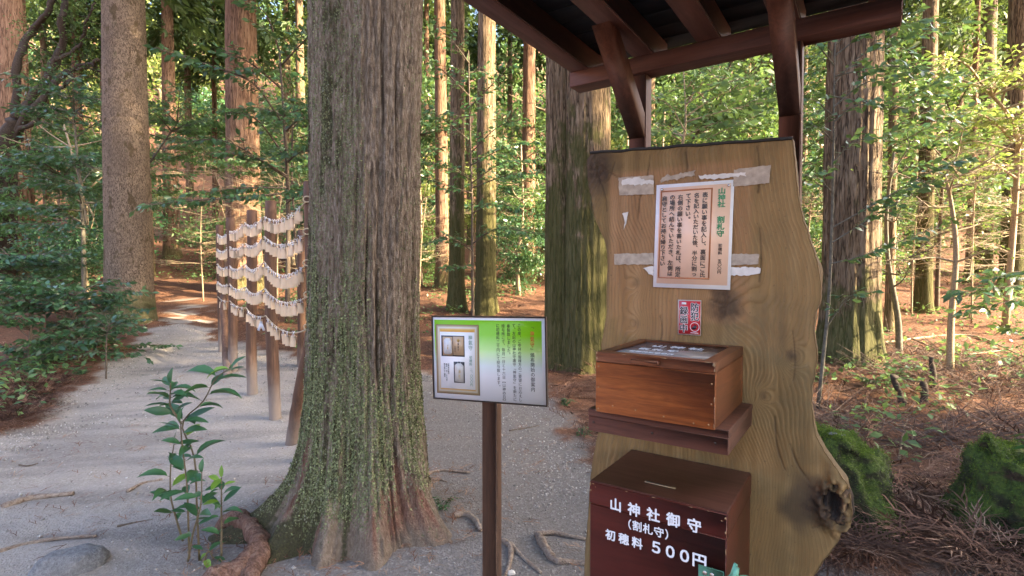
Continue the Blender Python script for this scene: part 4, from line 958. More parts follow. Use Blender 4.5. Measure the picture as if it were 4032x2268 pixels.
# the torn, gnarled burl on the lower right of the slab
rr_, tt_ = np.meshgrid(np.linspace(0, 1, 46), np.linspace(0, 2*np.pi, 80, endpoint=False), indexing='ij')
bu_, bw_ = kn(3302, 1985)
b_x = bu_ + .034 * rr_ * np.cos(tt_) * (1 + .18 * noise3(np.cos(tt_) * 2, np.sin(tt_) * 2, 1)); b_z = bw_ + .060 * rr_ * np.sin(tt_) * (1 + .18 * noise3(np.cos(tt_) * 2, np.sin(tt_) * 2, 5))
b_n = fbm(b_x * 42, b_z * 30, 4, 4)
b_cell = np.abs(noise3(b_x * 60 + .4 * b_n, b_z * 45, 9))
hol = np.exp(-(((b_x - bu_ + .008) / .013)**2 + ((b_z - bw_ - .006) / .030)**2))
b_h = .024 * (1 - rr_**2)**.6 + .014 * b_n * (1 - rr_**4) + .010 * b_cell * (1 - rr_**4) - .050 * hol - .004 * rr_
tone = np.clip(.35 + 9 * (b_h - .016) * 2 + .5 * b_n, 0, 1) * (1 - hol)
bi, bj = np.meshgrid(np.arange(45), np.arange(80), indexing='ij'); bj2 = (bj + 1) % 80
b_me = make_mesh('burl', np.stack([b_x - SLU, -b_h - .001, b_z], -1).reshape(-1, 3), [np.stack([bi*80 + bj, (bi+1)*80 + bj, (bi+1)*80 + bj2, bi*80 + bj2], -1).reshape(-1, 4)], {'tone': tone.ravel()})
m, nt, b = new_mat('burl_wood'); nb2 = noise(nt, coords(nt), 90.0, 4, .7)
nt.links.new(ramp(nt, math_(nt, 'ADD', attr(nt, 'tone'), math_(nt, 'MULTIPLY', math_(nt, 'SUBTRACT', nb2, .5), .7)), [(.1, (.020, .013, .009)), (.4, (.085, .050, .027)), (.65, (.21, .130, .062)), (.95, (.36, .25, .125))]), b.inputs['Base Color'])
b.inputs['Roughness'].default_value = .85; bump(nt, b, nb2, .6, .004)
link('burl', b_me, m, slab)
M['black'] = plain('black_sealant', (.018, .017, .016), .7, .3, 80, .3)
mb = MB(); uq = np.linspace(0, 1, 50); tq = 1.88 + (1.846 - 1.88) * uq + .004 * noise3(uq * 9, 1, 2)
mb.tube(np.stack([-.748 + .577 * uq - SLU, np.full(50, -.001), tq + .001 + .0015 * noise3(uq * 40, 2, 2)], -1), .0045, 6)
mb.box((-.742 - SLU, .001, 1.845), (-.175 - SLU, TH_, 1.852)) if False else None
mb.build('top_strip', M['black'], slab)
# old adhesive strips and torn paper left on the slab
def on_slab_poly(name, pxs, mat, y=.0022, jag=0.0, seed=0, parent=slab, origin=(SLU, 0), d0=0.0):
    rg2 = np.random.default_rng(seed); P = [np.array(face_uw(*q)) for q in pxs]; out = []
    for a, c_ in zip(P, P[1:] + P[:1]):
        n = max(2, int(np.linalg.norm(c_ - a) / .006)) if jag else 1
        for k in range(n): out.append(a + (c_ - a) * k / n + (rg2.normal(0, jag, 2) if jag else 0))
    O = np.array(out) - np.array([origin[0], origin[1]])
    cen = O.mean(0); ang = np.arctan2(O[:, 1] - cen[1], O[:, 0] - cen[0])
    n = len(O)
    V = [(x, -y, z) for x, z in O] + [(x, -y + .0016, z) for x, z in O]
    me = bpy.data.meshes.new(name)
    k = list(range(n))
    me.from_pydata(V, [], [k[::-1], [n + q for q in k]] + [[q, (q + 1) % n, n + (q + 1) % n, n + q] for q in k]); me.update()
    # make the front face look outward
    return link(name, me, mat, parent)
M['tape'] = plain('old_adhesive', (.36, .30, .235), .6, .25, 60, .2)
M['scrap'] = plain('torn_white_paper', (.60, .58, .55), .7, .12, 50, .2)
on_slab_poly('tape_strip', [(2437, 700), (2575, 690), (2575, 765), (2440, 770)], M['tape'], .0035, .0008, 1)
on_slab_poly('tape_strip', [(2890, 668), (3035, 650), (3030, 722), (2888, 735)], M['tape'], .0035, .0008, 2)
on_slab_poly('tape_strip', [(2600, 700), (2740, 672), (2742, 690), (2600, 718)], M['tape'], .0035, .002, 3)
on_slab_poly('tape_strip', [(2420, 1000), (2575, 996), (2575, 1042), (2420, 1042)], M['tape'], .0035, .0008, 4)
on_slab_poly('tape_strip', [(2880, 1000), (2990, 1000), (2988, 1040), (2880, 1044)], M['tape'], .0035, .0008, 5)
on_slab_poly('paper_scrap', [(2450, 712), (2500, 700), (2574, 712), (2574, 726), (2452, 730)], M['scrap'], .0045, .0018, 6)
on_slab_poly('paper_scrap', [(2752, 692), (2850, 684), (2938, 680), (2936, 692), (2830, 704), (2760, 706)], M['scrap'], .0045, .0016, 7)
on_slab_poly('paper_scrap', [(2536, 1054), (2575, 1050), (2575, 1085), (2560, 1080)], M['scrap'], .0045, .0018, 8)
on_slab_poly('paper_scrap', [(2878, 1052), (2996, 1056), (2992, 1074), (2950, 1086), (2876, 1084)], M['scrap'], .0045, .0012, 9)
on_slab_poly('paper_scrap', [(2452, 840), (2474, 836), (2470, 870), (2458, 905), (2462, 870)], M['scrap'], .0040, .0012, 10)

# shelf fixed to the slab
M['stain_red'] = wood_mat('red_brown_stain', (.072, .027, .018), (.160, .064, .042), 'x', 1.0, .55)
M['stain_red_y'] = wood_mat('red_brown_stain_depth', (.072, .027, .018), (.160, .064, .042), 'y', 1.0, .55)
M['stain_red_z'] = wood_mat('red_brown_stain_upright', (.064, .026, .017), (.142, .060, .040), 'z', 1.0, .55)
S0 = -SLU
MB().box((-.608 + S0, -.300, 1.122), (-.257 + S0, -.006, 1.140), .0015).build('shelf', M['stain_red'], slab, False)
MB().box((-.607 + S0, -.299, 1.082), (-.258 + S0, -.270, 1.1215), .0015).build('shelf_rail', M['stain_red'], slab, False)
MB().box((-.283 + S0, -.2695, 1.082), (-.2585 + S0, -.006, 1.1215), .0015).build('shelf_rail', M['stain_red_y'], slab, False)
MB().box((-.606 + S0, -.2695, 1.082), (-.582 + S0, -.006, 1.1215), .0015).build('shelf_rail', M['stain_red_y'], slab, False)
M['nail'] = plain('rusty_nail', (.07, .05, .04), .5, .3, 80, 0, .6)
for u_, w_ in ((-.592, 1.106), (-.435, 1.104), (-.287, 1.106)):
    MB().tube(np.array([(u_ + S0, -.2985, w_), (u_ + S0, -.3003, w_)]), .0032, 10).build('nail', M['nail'], slab)

# shelter roof: posts behind the slab, beam, flat rafters, braces, dark boards
sh = local_empty('roof_shelter', -.42, DF + .13, 0, label='small red brown timber roof on two posts over the slab', cat='shelter')
SH, SD = .42, -(.13)
def sbox(name, u0, u1, d0, d1, w0, w1, mat, bev=.003):
    return MB().box((u0 + SH, d0 + SD, w0), (u1 + SH, d1 + SD, w1), bev).build(name, M[mat], sh, False)
for u0 in (-.657, -.218):
    sbox('post', u0, u0 + .056, .095, .150, -.1, 2.133, 'stain_red_z')
sbox('beam', -.868, .058, .080, .155, 2.1335, 2.186, 'stain_red')
for u0 in (-.868, -.642, -.442, -.236, -.015):
    sbox('rafter', u0, u0 + .070, -1.25, .22, 2.1865, 2.262, 'stain_red_y')
for u0 in (-.655, -.216):
    mb = MB(); h = .052
    P0, P1 = np.array([0, .120, 1.955]), np.array([0, -.150, 2.215])
    V = []
    for (yy, ww) in ((.094, 1.93), (.094, 2.005), (-.115, 2.1862), (-.190, 2.1862)):
        V += [(u0 + SH, yy + SD, ww), (u0 + h + SH, yy + SD, ww)]
    mb.add(V, [np.array([[0,1,3,2],[2,3,5,4],[4,5,7,6],[6,7,1,0],[0,2,4,6],[1,7,5,3]])])
    mb.build('brace', M['stain_red_z'], sh, False)
M['roof_board'] = wood_mat('black_brown_board', (.010, .009, .010), (.026, .023, .024), 'x', 1.0, .6)
yb = -1.27
bd = MB().box((-.92 + SH, 0, 2.2625), (.10 + SH, .088, 2.276), .002).mesh('roof_board', False); bd.materials.append(M['roof_board'])
k = 0
while yb < .20:
    link('roof_board', bd, None, sh, loc=(0, yb + SD, .0012 * (k % 2))); yb += .0905; k += 1
MB().box((-.93 + SH, -1.29 + SD, 2.2785), (.11 + SH, .25 + SD, 2.284)).build('roof_sheet', M['black'], sh, False)

# ------------------------------------------------------------------ writing
def text_mesh(body, size, depth=.0004, offset=0.0, spacing=1.0, align='CENTER', shear=0.0, chs=1.0):
    cu = bpy.data.curves.new('lettering', 'FONT'); cu.body = body; cu.size = size; cu.align_x = align; cu.align_y = 'TOP'
    cu.space_line = spacing; cu.extrude = depth; cu.offset = offset * size; cu.shear = shear; cu.resolution_u = 3; cu.space_character = chs
    o = bpy.data.objects.new('lettering', cu); COL.objects.link(o)
    me = bpy.data.meshes.new_from_object(o.evaluated_get(bpy.context.evaluated_depsgraph_get()))
    bpy.data.objects.remove(o); bpy.data.curves.remove(cu)
    return me
def put_text(body, x, z, size, mat, parent, y=-.001, vertical=True, pitch=None, bold=0.012, fit=None, name='lettering', flat=False, h_align='CENTER', chs=1.0):
    """writing on a face that looks along local -y; x, z: top centre of the line; fit: total height (vertical) or width"""
    me0 = text_mesh('\n'.join(body) if vertical else body, size, .0003, 0.0, 1.0, h_align, chs=chs)
    n = len(me0.vertices); co = np.empty(n * 3, np.float32); me0.vertices.foreach_get('co', co); co = co.reshape(-1, 3)
    polys = [list(p.vertices) for p in me0.polygons]; bpy.data.meshes.remove(me0)
    sh_ = [(0, 0)] if bold < .003 else [(-bold, -bold), (bold, -bold), (0, bold), (-bold, bold * .5), (bold, bold * .5)]
    co = np.concatenate([co + np.array([dx_ * size, dy_ * size, .00006 * k_]) for k_, (dx_, dy_) in enumerate(sh_)])
    polys = [[v_ + n * k_ for v_ in p] for k_ in range(len(sh_)) for p in polys]; n = len(co)
    me = bpy.data.meshes.new(name); me.from_pydata(co.tolist(), [], polys)
    if fit:
        a = 1 if vertical else 0
        lo, hi = co[:, a].min(), co[:, a].max(); k = fit / (hi - lo)
        co[:, a] = (co[:, a] - hi) * k + hi if vertical else co[:, a] * k
    if vertical: co[:, 1] -= co[:, 1].max()
    out = np.stack([co[:, 0], -co[:, 2], co[:, 1]], -1) if not flat else co
    me.vertices.foreach_set('co', out.astype(np.float32).ravel()); me.update()
    o = link(name, me, mat, parent)
    o.location = (x, y, z)
    return o
def flat_mat(name, col, rough=.5, coat=0.0):
    m2, nt2, b2 = new_mat(name); b2.inputs['Roughness'].default_value = rough
    n_ = noise(nt2, coords(nt2), 25.0, 3)
    nt2.links.new(ramp(nt2, n_, [(.3, tuple(q * .94 for q in col)), (.7, col)]), b2.inputs['Base Color'])
    b2.inputs['Coat Weight'].default_value = coat; b2.inputs['Coat Roughness'].default_value = .08
    return m2
M['ink'] = flat_mat('black_ink', (.022, .019, .019), .5, .3); M['ink_green'] = flat_mat('green_ink', (.03, .26, .09), .5, .3); M['white_print'] = flat_mat('white_print', (.74, .76, .80), .45)
M['paper'] = flat_mat('white_paper', (.84, .84, .87), .4, .2); M['peach'] = flat_mat('peach_print', (.82, .56, .41), .4, .2); M['brown_line'] = flat_mat('brown_line', (.42, .15, .055), .4, .5)

# laminated notice pinned to the slab
NU, NW = -.4275, 1.604
nb_ = local_empty('paper_notice', NU, DF, NW - .1525, label='laminated peach coloured notice with vertical black writing pinned on the slab', cat='notice')
nb_.rotation_euler = (math.radians(-1.0), math.radians(1.2), -YAW)
def npiece(name, x0, x1, z0, z1, y, mat): return MB().box((x0, -y, z0), (x1, -y + .0006, z1)).build(name, M[mat], nb_, False)
npiece('sheet', -.109, .109, 0, .304, .0075, 'paper')
npiece('print_area', -.099, .101, .012, .294, .0083, 'peach')
for x0, x1, z0, z1 in ((-.0955, .053, .0270, .0310), (-.0955, .053, .2815, .2855), (-.0955, -.0915, .0312, .2813), (.049, .053, .0312, .2813)):
    npiece('border_line', x0, x1, z0, z1, .0090, 'brown_line')
cols = ['表に願い事を記入し︑裏面にご氏', '名を記入いただいた後︑半分に割っ', 'て下さい︒', '右側の願い事を書いた札は︑所定', 'の場所へ結んでいただき︑左側は', '肩守としてお持ち帰り下さい']
fits = [.242, .238, .072, .240, .236, .205]
for k, (t, f) in enumerate(zip(cols, fits)):
    put_text(t, .033 - k * .0232, .2745 - .001 * k, .0158, M['ink'], nb_, -.0094, bold=.018, fit=f)
put_text('山神社', .078, .284, .021, M['ink_green'], nb_, -.0094, bold=.025, fit=.055)
put_text('割札守', .078, .205, .021, M['ink_green'], nb_, -.0094, bold=.025, fit=.058)
put_text('初穂料', .079, .128, .011, M['ink'], nb_, -.0094, bold=.01, fit=.031)
put_text('五〇〇円', .079, .084, .011, M['ink'], nb_, -.0094, bold=.01, fit=.040)
M['pin'] = plain('steel_pin', (.6, .6, .58), .25, .1, 50, 0, 1.0)
for x_ in (-.092, .096): MB().tube(np.array([(x_, -.0085, .289), (x_, -.0115, .289)]), .0035, 12).build('pin', M['pin'], nb_)

# red security sticker
su, sw = -.4295, 1.367
stk = local_empty('warning_sticker', su, DF, sw - .0505, label='small red sticker with dark characters below the peach notice', cat='sticker')
M['sred'] = flat_mat('sticker_red', (.55, .028, .040), .35, .4); M['sblack'] = flat_mat('sticker_black', (.02, .02, .03), .4, .3); M['sborder'] = flat_mat('sticker_border', (.50, .46, .42), .4, .3)
MB().box((-.0330, -.0046, 0), (.0330, -.0036, .1015)).build('backing', M['sborder'], stk, False)
MB().box((-.0300, -.0052, .003), (.0310, -.00465, .0985)).build('print_area', M['sred'], stk, False)
for t, x_, z_, f, s_z in (('防犯', .0155, .0945, .051, .0245), ('録画中', -.0155, .0835, .075, .0245)):
    put_text(t, x_, z_, s_z, M['white_print'], stk, -.00545, bold=.065, fit=f + .002)
    put_text(t, x_, z_ - .001, s_z, M['sblack'], stk, -.0060, bold=.022, fit=f)
mb = MB(); a_ = np.linspace(0, 2*np.pi, 33); mb.tube(np.stack([.0155 + .0125 * np.cos(a_), np.full(33, -.0053), .024 + .0125 * np.sin(a_)], -1), .0009, 5, False); mb.build('ring_mark', M['white_print'], stk)
mb = MB(); poly_prism(mb, [(.006, .018), (.010, .024), (.017, .030), (.022, .027), (.020, .020), (.013, .016)], -.0058, -.0053); mb.build('camera_mark', M['sblack'], stk, False)
MB().box((.0150, -.0058, .0305), (.0162, -.0053, .0365)).build('camera_mark', M['sblack'], stk, False)
MB().box((-.022, -.0058, .088), (-.009, -.0053, .0945)).build('small_mark', M['white_print'], stk, False)
MB().box((.004, -.0058, .006), (.026, -.0053, .0078)).build('small_mark', M['white_print'], stk, False)

# wooden box on the shelf, glass in its lid
M['box_wood'] = wood_mat('orange_brown_varnish', (.170, .045, .011), (.420, .128, .030), 'x', 1.5, .42, .25)
M['box_wood_y'] = wood_mat('orange_brown_varnish_depth', (.130, .037, .011), (.300, .094, .027), 'y', 1.5, .42, .25)
M['lid_wood'] = wood_mat('dark_brown_varnish', (.120, .040, .017), (.265, .095, .040), 'x', 1.5, .45, .2)
M['lid_wood_y'] = wood_mat('dark_brown_varnish_depth', (.120, .040, .017), (.265, .095, .040), 'y', 1.5, .45, .2)
B0, B1, BF = -.577, -.283, -.320
box = local_empty('wooden_box', -.43, DF - .16, 1.141, label='orange brown wooden box with glass topped lid on the shelf', cat='box')
def bbox(name, u0, u1, d0, d1, w0, w1, mat, bev=.0012, parent=box):
    return MB().box((u0 + .43, d0 + .16, w0 - 1.141), (u1 + .43, d1 + .16, w1 - 1.141), bev).build(name, M[mat], parent, False)
bbox('front_panel', B0, B1, BF, BF + .012, 1.1415, 1.2695, 'box_wood')
bbox('back_panel', B0, B1, -.018, -.006, 1.1415, 1.2695, 'box_wood')
bbox('side_panel', B1 - .012, B1 - .0006, BF + .0122, -.0182, 1.1415, 1.2693, 'box_wood_y')
bbox('side_panel', B0 + .0006, B0 + .012, BF + .0122, -.0182, 1.1415, 1.2693, 'box_wood_y')
bbox('floor_panel', B0 + .0122, B1 - .0122, BF + .0122, -.0182, 1.1420, 1.150, 'box_wood')
lid = bpy.data.objects.new('lid', None); COL.objects.link(lid); lid.parent = box; lid.empty_display_size = .05
bbox('lid_rail', B0, B1, BF - .001, BF + .030, 1.2712, 1.2955, 'lid_wood', .0012, lid)
bbox('lid_rail', B0, B1, -.036, -.006, 1.2712, 1.2955, 'lid_wood', .0012, lid)
bbox('lid_rail', B1 - .030, B1 - .0004, BF + .0302, -.0362, 1.2712, 1.2953, 'lid_wood_y', .0012, lid)
bbox('lid_rail', B0 + .0004, B0 + .030, BF + .0302, -.0362, 1.2712, 1.2953, 'lid_wood_y', .0012, lid)
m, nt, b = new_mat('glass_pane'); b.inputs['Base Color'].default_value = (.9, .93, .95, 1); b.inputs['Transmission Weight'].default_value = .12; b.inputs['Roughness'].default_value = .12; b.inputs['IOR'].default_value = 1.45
nt.links.new(ramp(nt, noise(nt, coords(nt), 12.0, 4), [(.3, (.26, .22, .205)), (.7, (.42, .37, .355))]), b.inputs['Base Color']); M['glass'] = m  # pale reflection and the sheet beneath put into the pane's base colour
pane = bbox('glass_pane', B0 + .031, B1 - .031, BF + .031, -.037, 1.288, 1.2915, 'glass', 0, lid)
hd = MB(); hd.box((-.481 + .43, BF - .0135 + .16, 1.2745 - 1.141), (-.409 + .43, BF - .0012 + .16, 1.2885 - 1.141), .0035); hd.build('handle', M['lid_wood'], lid, False)
for t, d_, s_, ch in (('山神社', -.095, .040, 1.5), ('割札守', -.170, .030, 1.5), ('初穂料五〇〇円', -.232, .016, 1.1)):
    o = put_text(t, 0.0 if s_ > .03 else -.03, .1518, s_, M['white_print'], lid, d_ + .16, False, bold=.02, flat=True, chs=ch)
for u_, w_ in ((-.569, 1.258), (-.569, 1.205), (-.291, 1.246), (-.291, 1.20), (-.297, 1.152), (-.569, 1.150), (-.53, 1.162), (-.40, 1.155), (-.47, 1.160), (-.33, 1.150)):
    MB().tube(np.array([(u_ + .43, BF + .16 + .0004, w_ - 1.141), (u_ + .43, BF + .16 - .0006, w_ - 1.141)]), .0022, 8).build('nail_plug', plain('nail_plug', (.32, .17, .07), .6) if 'plug' not in M else M['plug'], box)

# dark red offering box with lettering and green hasp
M['plum'] = wood_mat('dark_red_paint', (.068, .0105, .007), (.135, .025, .016), 'x', .7, .36, .15)
M['plum_top'] = wood_mat('dusty_dark_red_lid', (.070, .018, .015), (.150, .072, .062), 'x', .8, .42, .1)
P0_, P1_ = -.603, -.258
ob = local_empty('offering_box', -.43, DF - .15, .45, label='dark red offering box with white lettering and coin slot below the shelf', cat='box')
def obox(name, u0, u1, d0, d1, w0, w1, mat, bev=.002): return MB().box((u0 + .43, d0 + .15, w0 - .45), (u1 + .43, d1 + .15, w1 - .45), bev).build(name, M[mat], ob, False)
obox('body', P0_ + .0015, P1_ - .0015, -.2985, -.006, .45, .889, 'plum')
obox('lid', P0_, P1_, -.300, -.004, .8905, .947, 'plum')
obox('lid_top', P0_ + .002, P1_ - .002, -.2985, -.005, .9472, .9500, 'plum_top', .0012)
M['slot'] = plain('raw_wood_slot', (.30, .22, .12), .7, .25, 60); M['slot_dark'] = plain('slot_gap', (.01, .008, .007), .9)
obox('coin_slot', -.478, -.398, -.232, -.222, .9502, .9512, 'slot', 0)
obox('slot_gap', -.474, -.402, -.2285, -.2250, .9514, .9518, 'slot_dark', 0)
def ob_text(t, px, py, size, fit, rot=0):
    u_, w_ = face_uw(px, py, DF - .3)
    return put_text(t, u_ + .43, w_ - .45, size, M['white_print'], ob, -.1512, False, bold=.022, fit=fit)
def uwf(px, py): return face_uw(px, py, DF - .3)
def line_text(t, pL, pR, size, bold=.03):       # a horizontal line of writing between two points of the front face
    (u0, w0), (u1, w1) = uwf(*pL), uwf(*pR)
    return put_text(t, (u0 + u1) / 2 + .43, (w0 + w1) / 2 - .45, size, M['white_print'], ob, -.1512, False, bold=bold, fit=abs(u1 - u0))
def front_line(t, x0, x1, ptop, size, bold=.028):
    u0, u1 = uwf(x0, ptop[1])[0], uwf(x1, ptop[1])[0]
    w_ = uwf(*ptop)[1]
    for k_, ch in enumerate(t):                 # one character after another along the face
        put_text(ch, u0 + (u1 - u0) * (k_ / max(1, len(t) - 1)) + .43, w_ - .45, size, M['white_print'], ob, -.1512, True, bold=bold)
front_line('山神社御守', 2425, 2735, (2425, 1962), .034)
front_line('（割札守）', 2468, 2640, (2470, 2040), .0265, .018)
front_line('初穂料', 2405, 2510, (2405, 2085), .0285)
front_line('５００円', 2585, 2755, (2585, 2132), .036)
M['chip'] = plain('bare_wood_chip', (.30, .19, .10), .75, .3, 80)
def chip(parent, x, y, z, w, h, seed):
    rg2 = np.random.default_rng(seed); a = np.linspace(0, 2*np.pi, 9, endpoint=False); mbc = MB()
    poly_prism(mbc, [(x + w * math.cos(q) * rg2.uniform(.5, 1.1), z + h * math.sin(q) * rg2.uniform(.5, 1.1)) for q in a], y - .0003, y + .0004); mbc.build('paint_chip', M['chip'], parent, False)
for k_, (u_, w_, cw, ch_) in enumerate(((-.600, .941, .003, .006), (-.599, .925, .002, .004), (-.592, .943, .004, .002), (-.585, .936, .002, .0015), (-.262, .938, .003, .004), (-.270, .930, .002, .002), (-.261, .905, .002, .005), (-.30, .945, .003, .0012), (-.43, .9455, .006, .001), (-.50, .944, .004, .001), (-.2605, .86, .0015, .008), (-.34, .944, .005, .001))):
    chip(ob, u_ + .43, -.1502, w_ - .45, cw, ch_, 900 + k_)
for k_, (u_, w_, cw, ch_) in enumerate(((-.574, 1.292, .003, .003), (-.286, 1.290, .004, .006), (-.30, 1.2945, .008, .0012), (-.40, 1.2945, .012, .001), (-.285, 1.277, .002, .004), (-.573, 1.280, .002, .005), (-.2845, 1.15, .0015, .006), (-.2845, 1.21, .0012, .008), (-.575, 1.145, .002, .003), (-.50, 1.2945, .006, .0009))):
    chip(box, u_ + .43, BF + .16 - .0014, w_ - 1.141, cw, ch_, 930 + k_)
M['hasp'] = plain('green_painted_metal', (.13, .36, .25), .4, .2, 50, 0, .2); M['steel'] = plain('worn_steel', (.45, .42, .38), .35, .3, 60, 0, 1.0)
hu, hw = uwf(2830, 2250)
hs = MB().box((hu - .045 + .43, -.1535, hw - .040 - .45), (hu + .012 + .43, -.1512, hw + .004 - .45), .001).build('hasp', M['hasp'], ob, False)
mb = MB()
poly_prism(mb, [(0, 0), (.018, .0), (.034, .030), (.036, .062), (.028, .064), (.020, .036), (.004, .014)], 0, .003)
o = mb.build('hasp_arm', M['hasp'], ob, False); o.location = (hu + .006 + .43, -.158, hw - .030 - .45)
o2 = o.copy(); COL.objects.link(o2); o2.location = (hu + .011 + .43, -.168, hw - .032 - .45)
for dx_, dz_2 in ((-.030, -.012), (-.014, -.012), (-.022, -.030)):
    mb = MB(); mb.add([(0, -.0045, 0)] + [(.0055 * math.cos(q), -.0008, .0055 * math.sin(q)) for q in np.linspace(0, 2*np.pi, 10, endpoint=False)], [np.array([[0, k2 + 1, (k2 + 1) % 10 + 1] for k2 in range(10)])])
    o = mb.build('screw', M['steel'], ob); o.location = (hu + dx_ + .43, -.1530, hw + dz_2 - .45)
mb = MB(); a_ = np.linspace(0, 2*np.pi, 25)
mb.tube(np.stack([.016 * np.cos(a_), .004 * np.sin(a_ * 2), .016 * np.sin(a_)], -1), .0042, 8, False)
pl = local_empty('padlock', hu + .052, DF - .300, hw - .012, label='small round padlock hanging on the green hasp of the offering box', cat='padlock')
o = mb.build('body', M['hasp'], pl); o.scale = (1, 1.6, 1)
mb = MB(); mb.tube(catmull([(0, -.012, .0), (-.004, -.018, -.016), (-.012, -.018, -.034), (-.016, -.010, -.044)], 12), .0035, 8); mb.build('shackle', M['steel'], pl)

# ------------------------------------------------------------------ green and white notice board on its post
sa = math.atan2(.22, .593)
bc = np.array([-.1121, 2.421, 0]); bc[2] = T(bc[0], bc[1])
sg = empty('notice_board', bc, -sa, label='framed green and white notice board on a brown wooden post', cat='sign')
M['post_wood'] = wood_mat('dark_post_wood', (.050, .024, .014), (.120, .058, .032), 'z', 1.0, .55)
MB().box((-.035, .013, -.3), (.040, .075, 1.22), .004).build('post', M['post_wood'], sg, False)
M['dark_frame'] = wood_mat('dark_frame', (.030, .018, .014), (.065, .040, .030), 'x', 1.0, .5)
brd = empty('board', (0, 0, 1.5 - .455 * .9)); brd.parent = sg; brd.scale = (.9, .9, .9); brd.rotation_euler = (0, math.radians(-1.1), 0)
bw2, bh2 = .316, .221
def sp(name, x0, x1, z0, z1, y0, y1, mat, bev=0): return MB().box((x0, y0, z0), (x1, y1, z1), bev).build(name, M[mat], brd, False)
sp('backing', -bw2 + .004, bw2 - .004, -bh2 + .004, bh2 - .004, -.002, .012, 'dark_frame')
for x0, x1, z0, z1 in ((-bw2, bw2, bh2 - .007, bh2), (-bw2, bw2, -bh2, -bh2 + .007), (-bw2, -bw2 + .007, -bh2 + .0071, bh2 - .0071), (bw2 - .007, bw2, -bh2 + .0071, bh2 - .0071)):
    sp('frame_rail', x0, x1, z0, z1, -.008, .013, 'dark_frame', .001)
sp('sheet', -bw2 + .0075, bw2 - .0075, -bh2 + .0075, bh2 - .0075, -.0032, -.0022, 'paper')
m, nt, b = new_mat('green_fade_print')
s3 = N(nt, 'ShaderNodeSeparateXYZ'); nt.links.new(coords(nt), s3.inputs[0])
g_ = N(nt, 'ShaderNodeMapRange'); g_.inputs['From Min'].default_value = -.21; g_.inputs['From Max'].default_value = .21; nt.links.new(s3.outputs[2], g_.inputs['Value'])
nt.links.new(ramp(nt, g_.outputs[0], [(.30, (.82, .83, .88)), (.42, (.72, .80, .80)), (.62, (.42, .66, .18)), (.80, (.23, .54, .008)), (1.0, (.215, .52, .005))]), b.inputs['Base Color'])
b.inputs['Roughness'].default_value = .35; b.inputs['Coat Weight'].default_value = .4; M['fade'] = m
sp('print_area', -.300, .292, -.205, .200, -.0040, -.0033, 'fade')
m, nt, b = new_mat('gold_frame_print')
s3 = N(nt, 'ShaderNodeSeparateXYZ'); nt.links.new(coords(nt), s3.inputs[0])
ax_ = math_(nt, 'ABSOLUTE', math_(nt, 'ADD', s3.outputs[0], .168)); az_ = math_(nt, 'ABSOLUTE', math_(nt, 'ADD', s3.outputs[2], .006))
ed = math_(nt, 'MAXIMUM', math_(nt, 'SUBTRACT', ax_, .088), math_(nt, 'SUBTRACT', az_, .146))
nt.links.new(ramp(nt, math_(nt, 'DIVIDE', ed, .036), [(.0, (.62, .30, .03)), (.28, (.66, .40, .10)), (.55, (.66, .64, .58)), (.72, (.46, .36, .22)), (1.0, (.20, .12, .04))]), b.inputs['Base Color'])
b.inputs['Roughness'].default_value = .35; M['gold'] = m
sp('framed_picture', -.292, -.044, -.188, .176, -.0047, -.0041, 'gold')
sp('framed_sheet', -.268, -.068, -.160, .137, -.0054, -.0048, 'paper')
M['photo_dark'] = flat_mat('photo_dark', (.035, .033, .040), .4, .4); M['photo_wood'] = flat_mat('photo_wood', (.52, .36, .22), .4, .4); M['photo_white'] = flat_mat('photo_white', (.60, .60, .62), .4, .4); M['photo_silk'] = flat_mat('photo_silk', (.52, .50, .47), .4, .4); M['ink_gold'] = flat_mat('gold_ink', (.45, .30, .09), .4)
sp('photo', -.260, -.126, .009, .118, -.0061, -.0055, 'photo_dark')
sp('photo_box', -.2515, -.1945, .014, .111, -.0068, -.0062, 'photo_wood'); sp('photo_lid', -.191, -.130, .016, .113, -.0068, -.0062, 'photo_wood')
mb = MB(); poly_prism(mb, [(-.246, .030), (-.239, .021), (-.205, .021), (-.199, .030), (-.200, .088), (-.208, .104), (-.236, .104), (-.245, .090)], -.0075, -.0069); mb.build('photo_charm', M['photo_white'], brd, False)
mb = MB(); mb.tube(np.array([(-.161, -.0069, .094), (-.161, -.0075, .094)]), .0085, 16); mb.build('photo_seal', M['ink_gold'], brd)
put_text('神氣守', -.161, .080, .010, M['ink'], brd, -.0077, bold=.0, fit=.042); put_text('山神社', -.180, .066, .008, M['ink'], brd, -.0077, bold=.0, fit=.034); put_text('守護', -.222, .070, .007, M['ink_gold'], brd, -.0080, bold=0, fit=.024)
sp('photo', -.190, -.128, -.128, -.018, -.0061, -.0055, 'photo_dark')
mb = MB(); poly_prism(mb, [(-.184, -.122), (-.134, -.125), (-.133, -.038), (-.148, -.026), (-.168, -.025), (-.184, -.036)], -.0068, -.0062); mb.build('photo_charm', M['photo_silk'], brd, False)
mb = MB(); mb.tube(catmull([(-.166, -.0066, -.026), (-.164, -.0070, -.017), (-.152, -.0070, -.017), (-.150, -.0066, -.026)], 10), .0009, 5); mb.build('photo_cord', M['photo_white'], brd)
put_text('神社', -.157, -.060, .013, M['ink_gold'], brd, -.0074, bold=0, fit=.044)
M['ink_teal'] = flat_mat('dull_green_ink', (.16, .30, .24), .45); M['ink_red'] = flat_mat('orange_red_ink', (.48, .13, .008), .45)
put_text('神氣守', -.092, .122, .0235, M['ink_teal'], brd, -.0060, bold=.004, fit=.078)
put_text('初穂料', -.092, .016, .0165, M['ink_teal'], brd, -.0060, bold=.004, fit=.052)
put_text('二︑〇〇〇円', -.090, -.052, .0155, M['ink_teal'], brd, -.0060, bold=.0, fit=.090)
